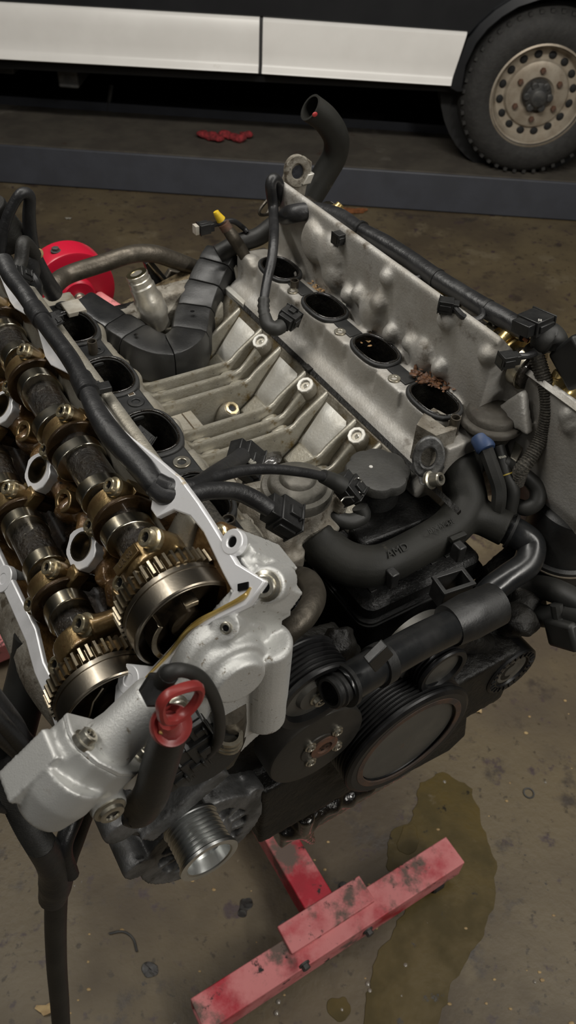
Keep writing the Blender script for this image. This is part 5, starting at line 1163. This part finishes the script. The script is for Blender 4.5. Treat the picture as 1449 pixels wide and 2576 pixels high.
# ---- harness along the far head
K = empty('wiring_harness', EW((.22, .2, 1.26)), 'long black wiring harness running above the far cylinder head', 'wiring harness')
zr = 1.288
kp = [PY(712, 548, .475), PZ(735, 538, 1.272), PZ(790, 532, 1.278), PZ(850, 545, 1.284), PZ(905, 578, zr), PZ(965, 612, zr), PZ(1030, 652, zr), PZ(1095, 698, zr), PZ(1160, 738, zr), PZ(1220, 775, zr), PZ(1280, 808, zr), PZ(1325, 838, zr)]
MB().tube(kp, [.0105, .0115, .0112, .0108, .0090, .0105, .0098, .0100, .0096, .0100, .0098, .0098], 16, 8).build('main_loom', 'tape', K)
for i, r in ((4, .0112), (7, .0108), (9, .0106)):
    T = (kp[i + 1] - kp[i - 1]).normalized(); MB().ring(kp[i], T, .009, r, .004, 22).build('cable_tie', 'plastic_black', K)
ck = plug(K, PZ(1345, 812, 1.305), PZ(1375, 798, 1.305) - PZ(1318, 822, 1.305), Vector((.5, -.8, .1)), (.022, .026, .016), label='square black connector with a plus mark')
MB().box(PZ(1358, 806, 1.3145), (.002, .0006, .0006)).build('plus_mark', 'print_white', ck); MB().box(PZ(1358, 806, 1.3145), (.0006, .002, .0006)).build('plus_mark', 'print_white', ck)
MB().tube([PZ(1338, 848, 1.290), PZ(1356, 850, 1.291), PZ(1378, 852, 1.290), PZ(1391, 866, 1.286), PZ(1390, 886, 1.280)], [.009, .0145, .0165, .0150, .0105], 18).build('rubber_boot', 'rubber', K, label='rounded rubber boot')
MB().tube([PZ(1318, 850, 1.288), PZ(1330, 858, 1.287)], .0025, 8, 0).build('bare_wire', 'copper', K)
MB().tube([PZ(1338, 868, 1.284), PZ(1350, 890, 1.276)], [.009, .0085], 12, 0).build('tape_end', 'conduit', K)
def small(px, py, z, dx, dy, path):
    c_ = PZ(px, py, z); plug(K, c_, PZ(px + dx, py + dy, z) - c_, Vector((.3, .9, 0)), (.013, .013, .013))
    MB().tube([PZ(*q) for q in path], .0035, 10).build('branch_loom', 'tape', K)
small(855, 598, 1.280, -22, 6, [(868, 592, 1.283), (885, 586, 1.286), (910, 584, 1.288)])
small(1122, 768, 1.292, -26, -4, [(1140, 770, 1.293), (1165, 796, 1.288), (1195, 805, 1.286), (1212, 795, 1.288), (1212, 775, 1.29)])
small(1275, 905, 1.282, -24, 4, [(1298, 896, 1.283), (1325, 895, 1.282), (1350, 885, 1.28), (1365, 868, 1.285)])
MB().tube([PZ(995, 670, 1.285), PZ(1012, 690, 1.282), PZ(1050, 700, 1.282), PZ(1062, 690, 1.286)], .003, 8).build('branch_loom', 'tape', K)
MB().tube([PZ(1222, 790, 1.285), PZ(1240, 812, 1.28), PZ(1242, 820, 1.278)], .0015, 6).build('tie_tail', 'plastic_black', K)
# braided lead hanging off its end
bl_ = [PZ(1346, 885, 1.278), PZ(1362, 935, 1.262), PZ(1375, 985, 1.245), PZ(1377, 1040, 1.225), PZ(1364, 1095, 1.202), PZ(1338, 1145, 1.185), PZ(1312, 1180, 1.172), PZ(1300, 1215, 1.15)]
corr(K, bl_, .0082, 'braided_sleeve', 'braid', .0028, 14, 'braided grey cable sleeve')

# ---- single sensor lead hanging over the valley
Q = empty('sensor_cable', EW((.1, .33, 1.2)), 'single black sensor cable with ribbed boot hanging over the far ports', 'cable')
MB().tube([PY(718, 540, .47), PY(708, 500, .462), PY(700, 462, .46), PY(688, 450, .458), PY(681, 470, .455), PY(688, 530, .45), PZ(689, 590, 1.262), PZ(684, 650, 1.248), PZ(672, 705, 1.232), PZ(664, 752, 1.220)], [.008, .0082, .0075, .0075, .0072, .0066, .0062, .0060, .0058, .0056], 14, 8).build('lead', 'tape', Q)
corr(Q, [PZ(664, 750, 1.220), PZ(663, 775, 1.212), PZ(667, 800, 1.205)], .0076, 'ribbed_boot', 'rubber', .005, 16)
MB().tube([PZ(666, 797, 1.206), PZ(674, 817, 1.200), PZ(692, 827, 1.198), PZ(708, 820, 1.198)], [.0078, .0085, .0088, .0090], 16).build('elbow', 'rubber', Q)
plug(Q, PZ(728, 800, 1.203), PZ(740, 792, 1.203) - PZ(712, 814, 1.203), Vector((.3, .9, .2)), (.014, .022, .020))
# ---- yellow-tipped plug and small lead
Y_ = empty('plug_lead', EW((.1, .5, 1.2)), 'olive lead with a yellow tip and red collar behind the duct', 'cable')
MB().tube([PY(622, 655, .47), PY(605, 625, .475), PY(585, 595, .48), PY(568, 572, .485)], [.0075, .0085, .0085, .0070], 14).build('lead', 'pipe_steel', Y_)
MB().tube([PY(572, 578, .484), PY(562, 562, .487)], .0078, 14, 0).build('collar', 'rusty', Y_)
MB().tube([PY(556, 553, .488), PY(547, 540, .489), PY(543, 532, .49)], [.0062, .0045, .0036], 12).build('yellow_tip', 'yellow_plastic', Y_, label='yellow plastic tip')
S_ = empty('plug_lead', EW((.06, .5, 1.2)), 'small black plug with a white end on a thin lead', 'cable')
plug(S_, PY(513, 573, .49), XA * -1 + ZA * .0, ZA, (.013, .013, .014)); MB().box(PY(493, 577, .49), (.0025, .005, .0055)).build('white_end', 'white_bit', S_)
MB().tube([PY(528, 567, .49), PY(552, 562, .492), PY(585, 556, .495), PY(610, 572, .495), PY(622, 584, .49)], .0036, 10).build('lead', 'tape', S_)

# ---- dangling harness at the lower left
D = empty('wiring_harness', EW((-.36, -.05, .6)), 'thick ribbed black conduit dangling at the lower left', 'wiring harness')
yd = -.02
corr(D, [PY(-330, 1560, yd + .05), PY(-180, 1640, yd + .02), PY(-60, 1740, yd), PY(10, 1900, yd), PY(38, 1990, yd), PY(72, 2070, yd), PY(108, 2135, yd), PY(140, 2190, yd)], .0145, 'conduit', 'conduit', .0045, 18)
MB().tube([PY(100, 2120, yd), PY(135, 2175, yd), PY(140, 2220, yd), PY(132, 2258, yd)], [.0145, .017, .018, .015], 16).build('taped_joint', 'tape', D)
_a, _b = PY(143, 2430, yd), PY(156, 2610, yd); _d = (_b - _a) / abs((_b - _a).z)
_f = _b + _d * (_b.z - .05)
MB().tube([PY(142, 2240, yd), PY(140, 2330, yd), _a, PY(150, 2520, yd), _b, _b.lerp(_f, .5), _f, Vector((_f.x + .01, _f.y - .04, .016)), Vector((_f.x + .03, _f.y - .16, .0135))], .0125, 14).build('lower_cable', 'conduit', D)
MB().tube([PY(215, 2010, yd + .03), PY(195, 2080, yd + .02), PY(172, 2150, yd + .01), PY(150, 2205, yd)], [.014, .012, .011, .014], 14).build('branch_loom', 'conduit', D)
MB().tube([PY(175, 2010, yd + .02), PY(190, 2040, yd + .02), PY(160, 2130, yd), PY(180, 2200, yd - .01)], [.013, .010, .009, .008], 12).build('branch_loom', 'tape', D)
for pts, r in (([PY(-300, 1560, -.02), PY(-120, 1690, -.06), PY(25, 1845, -.06), PY(70, 1890, -.06), PY(150, 1918, -.06)], .0065), ([PY(-300, 1600, -.02), PY(-120, 1740, -.06), PY(30, 1880, -.06), PY(85, 1925, -.06), PY(150, 1945, -.06)], .0055), ([PY(-300, 1520, -.02), PY(-120, 1650, -.05), PY(20, 1810, -.05), PY(60, 1870, -.05), PY(130, 1905, -.05)], .0085)):
    MB().tube(pts, r, 12).build('cable', 'tape', D)
MB().tube([PY(-320, 1900, yd + .03), PY(-160, 1985, yd), PY(30, 2030, yd), PY(75, 2020, yd), PY(105, 2005, yd)], .0065, 12).build('cable', 'tape', D)
plug(D, PY(130, 1995, -.03), PY(150, 1980, -.03) - PY(110, 2010, -.03), YA, (.024, .020, .020)); MB().tube([PY(105, 2012, -.03), PY(125, 1998, -.03), PY(160, 1975, -.03)], [.011, .013, .013], 14).build('boot', 'rubber', D)
MB().tube([PY(85, 2025, -.02), PY(100, 2060, -.02), PY(130, 2075, -.02), PY(165, 2050, -.02)], .006, 10).build('cable', 'tape', D)
MB().ring(PY(155, 2043, -.03), (-YA + ZA * .3).normalized(), .005, .010, .006, 20).build('eyelet', 'rubber', D)
hz2 = MB().tube([PY(82, 1600, .06), PY(72, 1690, .05), PY(55, 1770, .04), PY(40, 1850, .03)], [.016, .018, .019, .017], 14).build('hanging_hose', 'rubber', None, label='dark hose hanging behind the near head at the left', cat='hose')
# ---- exhaust side shield peeping out at the left
part(MB().tube([LB(.582, -.03, UG - .05), LB(.578, .02, UG - .05), LB(.570, .10, UG - .06), LB(.56, .2, UG - .07)], [.028, .034, .036, .036], 20), 'exhaust_shield', 'alu_rough', 'grey exhaust heat shield at the left')

# ---- dipstick, plug and cable loop at the front of the near head
ye = -.165
tb_ = part(MB().tube([PY(322, 2030, -.135), PY(350, 2035, -.14), PY(378, 2000, -.150), PY(400, 1930, -.158), PY(418, 1870, -.163), PY(428, 1838, ye)], [.0125, .0130, .0125, .0120, .0115, .0110], 18), 'dipstick_tube', 'plastic_black', 'black dipstick tube')
DS = empty('dipstick', EW(PY(430, 1838, ye)), 'red plastic dipstick handle with a loop grip', 'dipstick')
dax = (PY(440, 1800, ye - .004) - PY(428, 1838, ye)).normalized()
MB().lathe([(.0115, -.004), (.0128, -.002), (.0128, .002), (.0120, .004), (.0105, .0035), (.009, .0025), (0, .0025)], PY(430, 1824, ye), (dax * .8 - YA * .6).normalized(), 30).build('cap', 'red_plastic', DS)
MB().blob(PY(426, 1834, ye - .004), (.006, .002, .0025), wob=.4).build('grit', 'sand', DS, label='patch of yellow grit')
lp_ = [PY(px, py, ye - .006) for px, py in ((408, 1806), (404, 1775), (420, 1750), (455, 1733), (492, 1725), (503, 1735), (495, 1762), (472, 1790), (445, 1808), (422, 1812))]
P_ = crom(lp_, 6, True); mb = MB()
n = len(P_); vs = []; fs = []
for i in range(n):
    T = (P_[(i + 1) % n] - P_[i - 1]).normalized(); s_ = T.cross(YA).normalized()
    for k in range(8):
        th = 2 * pi * k / 8; vs.append(P_[i] + s_ * .0027 * cos(th) + YA * .0036 * sin(th))
for i in range(n):
    for k in range(8): fs.append((i * 8 + k, i * 8 + (k + 1) % 8, ((i + 1) % n) * 8 + (k + 1) % 8, ((i + 1) % n) * 8 + k))
mb.add(vs, fs); mb.build('loop_grip', 'red_plastic', DS)
MB().tube([PY(425, 1812, ye - .003), PY(428, 1836, ye)], [.006, .008], 12, 0).build('neck', 'red_plastic', DS)
part(MB().lathe([(0, -.004), (.011, -.004), (.011, .004), (.009, .006), (.008, .014), (0, .014)], PY(398, 1735, -.150), (LU - YA * .7 + LV * .4).normalized(), 6), 'sensor_plug', 'plastic_black', 'black hexagonal sensor plug')
bolt(PY(437, 1776, -.145), (-YA + ZA * .4).normalized(), .007, 'bolt_steel', ENG, 'sensor_bolt', h=.006)
hose([PY(412, 1712, -.155), PY(428, 1692, -.158), PY(460, 1686, -.16), PY(505, 1705, -.16), PY(538, 1755, -.155), PY(552, 1815, -.15), PY(545, 1868, -.14), PY(510, 1905, -.13)], [.0055, .0050, .0042, .0042, .0042, .0042, .0042, .0045], 'rubber', 'sensor_cable', 'thin black sensor cable looping over the front cover')
part(MB().tube([PY(410, 1715, -.154), PY(425, 1694, -.157)], .0062, 12, 0), 'cable_boot', 'rubber')
for px, py, sz in ((500, 1862, (.020, .026, .018)), (480, 1905, (.018, .022, .016)), (488, 1822, (.012, .018, .014)), (440, 1945, (.018, .020, .014))):
    plug(ENG, PY(px, py, -.128), XA + ZA * .3, ZA, sz, name='sensor_block')
part(MB().lathe([(.030, -.02), (.030, .02), (0, .02)], PY(495, 1865, -.10), -YA, 26), 'solenoid_body', 'plastic_black')
# ================================================================== ENGINE STAND
ST = empty('engine_stand', EW((.05, -.1, 0)), 'red steel engine stand with a T-shaped foot on the floor', 'engine stand')
zt_ = .105; tw = .034
tA, tB = PZ(478, 2512, zt_), PZ(1122, 2104, zt_)
tC = (tA + tB) / 2; tl = (tB - tA).length / 2; td_ = (tB - tA).normalized(); tn = Vector((-td_.y, td_.x, 0))
W_ = tn * tw
def tubebox(c, hl, hw, hh, a, b, d, t=.004):
    mb = MB(); R_ = lambda s, w, h: [c + a * (s * hl) + b * (i * w) + d * (j * h) for i, j in ((-1, -1), (1, -1), (1, 1), (-1, 1))]
    mb.ringprism(R_(-1, hw, hh), R_(-1, hw - t, hh - t), a * (2 * hl)); return mb
cen = tC - tn * .030 * 1.0; cen = Vector((cen.x, cen.y, zt_ - .030))
tubebox(cen, tl, .030, .030, td_, tn, ZA).build('cross_tube', 'stand_red', ST, bevel=.003, label='worn red cross tube of the foot')
sA, sB = PZ(714, 2362, zt_ + .008), PZ(925, 2236, zt_ + .008); sc_ = (sA + sB) / 2; sl_ = (sB - sA).length / 2
MB().box(Vector((sc_.x, sc_.y, zt_ + .003)) - tn * .022 * 0, (sl_, .027, .006), td_, tn, ZA).build('clamp_plate', 'stand_red', ST, bevel=.002)
lA = PZ(775, 2265, zt_); lB = PZ(700, 2105, zt_)
ldir = YA
MB().box(Vector((sc_.x + .0, sc_.y + .30, zt_ - .024)), (.031, .29, .030), XA, YA, ZA).build('long_tube', 'stand_red', ST, bevel=.003)
for px, py in ((925, 2340), (765, 2425), (715, 2330), (863, 2232)):
    bolt(PY(px, py, cen.y - .031) if py > 2335 else PZ(px, py, .06), -tn if py > 2335 else ZA, .008, 'hub_dark', ST, h=.010, style='hex')
# castor under the right end
cw = PZ(1085, 2262, .035)
MB().box(Vector((tB.x - .055, tB.y - .035, .040)), (.022, .018, .03), td_, tn, ZA).build('castor_fork', 'hub_dark', ST, bevel=.003)
MB().lathe([(0, -.014), (.030, -.014), (.033, -.010), (.033, .010), (.030, .014), (0, .014)], Vector((tB.x - .050, tB.y - .030, .034)), td_, 26).build('castor_wheel', 'tyre', ST)
# post and rotating head behind the engine
hd = PY(190, 738, .76)
MB().box(Vector((hd.x, .90, .52)), (.045, .035, .50), XA, YA, ZA).build('post', 'stand_red_clean', ST, bevel=.004)
MB().box(Vector((.03, .60, .045)), (.034, .36, .030)).build('long_tube', 'stand_red', ST, bevel=.003)
MB().box(Vector((.03, .93, .06)), (.36, .034, .030)).build('rear_tube', 'stand_red', ST, bevel=.003)
MB().lathe([(0, 0), (.064, 0), (.0675, .001), (.069, .004), (.069, .046), (.066, .050), (0, .052)], hd, YA, 64).build('head_disc', 'stand_red_clean', ST, sharp=30, label='round red rotating head plate')
MB().lathe([(0, -.018), (.026, -.018), (.029, -.015), (.030, .0), (0, .0)], hd, YA, 40).build('head_hub', 'stand_red_clean', ST, sharp=30)
bolt(hd - YA * .018, -YA, .008, 'bolt_steel', ST, h=.012)
bolt(hd + Vector((-.015, .02, .067)), ZA, .006, 'hub_dark', ST, h=.006, style='hex')
for sx in (-.09, .09):
    MB().tube([hd + Vector((sx * .4, 0, -.02)), Vector((sx * 1.2, .54, .98))], .014, 12, 0).build('mounting_arm', 'stand_red', ST)
    MB().tube([hd + Vector((sx * .4, 0, -.045)), Vector((sx * 1.2, .54, .92))], .014, 12, 0).build('mounting_arm', 'stand_red', ST)

# ================================================================== FLOOR DETAILS
def wob_poly(pts, n=6, amp=6, sc_=.02):
    P = crom([PF(x, y) for x, y in pts], n, True); out = []
    for i, p in enumerate(P):
        t = (P[(i + 1) % len(P)] - P[i - 1]).normalized(); nn = Vector((-t.y, t.x, 0)); out.append(p + nn * (noise.noise(p * 26) * .012 + noise.noise(p * 70) * .006))
    return out
def puddle(pts, name, lab, z=.0012, mat='puddle'):
    P = wob_poly(pts); MB(WW).prism([p + ZA * .0002 for p in P], ZA * z).build(name, mat, None, label=lab, cat='puddle', bevel=.0006)
puddle([(1085, 1958), (1130, 1950), (1180, 1990), (1212, 2060), (1235, 2130), (1252, 2210), (1225, 2320), (1190, 2400), (1150, 2450), (1120, 2510), (1095, 2590), (1000, 2640), (915, 2600), (925, 2500), (945, 2420), (985, 2350), (1015, 2290), (1035, 2230), (985, 2195), (972, 2140), (990, 2085), (1040, 2060), (1050, 2000)], 'oil_puddle', 'large brown oil puddle on the floor right of the stand foot')
puddle([(1000, 2140), (1010, 2085), (1040, 2075), (1055, 2110), (1035, 2150)], 'oil_puddle', 'small amber oil spot overlapping the puddle edge', .0022)
puddle([(830, 2530), (850, 2505), (875, 2515), (880, 2550), (850, 2565)], 'oil_puddle', 'small dark oil spot near the stand foot')
puddle([(600, 2290), (615, 2260), (640, 2268), (632, 2300), (612, 2310)], 'oil_puddle', 'small dark oil spot left of the stand beam', mat='oil_black')
puddle([(362, 2438), (375, 2420), (398, 2426), (394, 2448), (374, 2452)], 'oil_puddle', 'tiny dark oil spot at the lower left', mat='oil_black')
MB(WW).ring(PF(1330, 1996), ZA, .010, .013, .003, 22).build('washer', 'hub_dark', None, label='dark ring washer lying on the floor at the right', cat='washer')
dr = MB(WW)
for px, py in ((1118, 1967), (1372, 1968), (925, 2475), (930, 2492), (1020, 2428), (695, 2548), (612, 2452), (1075, 2322), (1010, 2505), (175, 2215), (188, 2228), (205, 2218), (1345, 2470), (440, 2576), (860, 2540), (700, 2520)):
    p = PF(px, py); s_ = .0022 + random.random() * .0028; dr.lathe([(s_, 0), (s_ * .85, s_ * .35), (s_ * .4, s_ * .6), (0, s_ * .65)], p, ZA, 10)
dr.build('water_drops', 'water', None, kind='stuff', label='small shiny drops scattered on the floor', cat='drops')
cr = MB(WW)
for k in range(70):
    px, py = random.uniform(150, 1449), random.uniform(1750, 2576)
    p = PF(px, py); s_ = .0012 + random.random() * .0028; cr.blob(p + ZA * s_ * .3, (s_ * 1.4, s_, s_ * .4), n=6, m_=4, wob=.4, seed=k)
cr.build('floor_crumbs', 'leaf_tan', None, kind='stuff', label='pale grit crumbs scattered over the floor', cat='grit')
def leaf(px, py, r, rot, mat, lab):
    c_ = PF(px, py); mb = MB(WW); vs = []; n = 14
    for s_ in (0, 1):
        for k in range(n):
            th = 2 * pi * k / n; rr = r * (1 + .25 * sin(3 * th + rot)) * (1 if abs(cos(th)) > .3 else .7)
            vs.append(c_ + Vector((rr * cos(th + rot) * 1.3, rr * sin(th + rot) * .8, .003 + s_ * .0012 + .006 * cos(2 * th) ** 2 * rr / r)))
    fs = [tuple(range(n - 1, -1, -1)), tuple(range(n, 2 * n))] + [(k, (k + 1) % n, (k + 1) % n + n, k + n) for k in range(n)]
    mb.add(vs, fs).build('leaf', mat, None, label=lab, cat='leaf')
leaf(118, 2540, .014, .5, 'leaf_tan', 'pale tan leaf on the floor in the lower left corner')
leaf(892, 532, .05, .2, 'leaf_brown', 'orange-brown leaf on the floor beside the lift runway')
leaf(172, 552, .012, .2, 'white_bit', 'pale scrap on the floor behind the engine')
leaf(1205, 1792, .006, 1.2, 'leaf_tan', 'yellowish flake on the floor below the tensioner pulley')
# twig / wire bits
MB(WW).tube([PF(275, 2350) + ZA * .003, PF(310, 2345) + ZA * .004, PF(335, 2362) + ZA * .003, PF(345, 2395) + ZA * .003], .0022, 8).build('wire_scrap', 'hub_dark', None, label='curved dark wire scrap on the floor at the lower left', cat='wire')
# ---- lettering cast into parts
def text(s, org, ax, up, size, mat, parent, name='lettering', depth=.0004):
    cu = bpy.data.curves.new(name, 'FONT'); cu.body = s; cu.size = size; cu.extrude = depth; cu.align_x = 'CENTER'; cu.align_y = 'CENTER'
    o = bpy.data.objects.new(name + '_tmp', cu); COL.objects.link(o); dg = bpy.context.evaluated_depsgraph_get()
    me = bpy.data.meshes.new_from_object(o.evaluated_get(dg)); COL.objects.unlink(o); bpy.data.objects.remove(o)
    X_ = (EW(ax) - EW((0, 0, 0))).normalized(); U_ = (EW(up) - EW((0, 0, 0))); U_ = (U_ - X_ * U_.dot(X_)).normalized(); N_ = X_.cross(U_)
    m = Matrix((X_, U_, N_)).transposed()
    for v in me.vertices: v.co = m @ v.co
    me.materials.clear(); me.materials.append(MT(mat)); ob = bpy.data.objects.new(name, me); COL.objects.link(ob); place(ob, EW(org), parent); return ob
for c_, p in TX: text('SMS', RB(VI, p.y + .002, UI + .0312), RV * -1, YA * 1, .0065, 'print_dark', c_)
text('EN', cn + Vector((-.018, -.026, .0002)), Vector((-.6, .8, 0)), Vector((-.8, -.6, 0)), .008, 'print_grey', can)
text('0368', PZ(1264, 1150, 1.184), Vector((1, -.2, 0)), YA, .0042, 'wire_grey', h2)
text('MX1Y4380', PZ(1115, 1322, 1.1345), PZ(1160, 1302, 1.13) - PZ(1070, 1342, 1.13), YA + ZA * .4, .0085, 'hose_grey', yho)
text('AMD', PZ(1000, 1385, 1.1275), PZ(1050, 1362, 1.126) - PZ(950, 1408, 1.126), YA + ZA * .4, .012, 'hose_grey', yho)
text('UR 00', LB(VI - .001, -.019, UI + .0266), LV, YA, .006, 'print_dark', fbr)
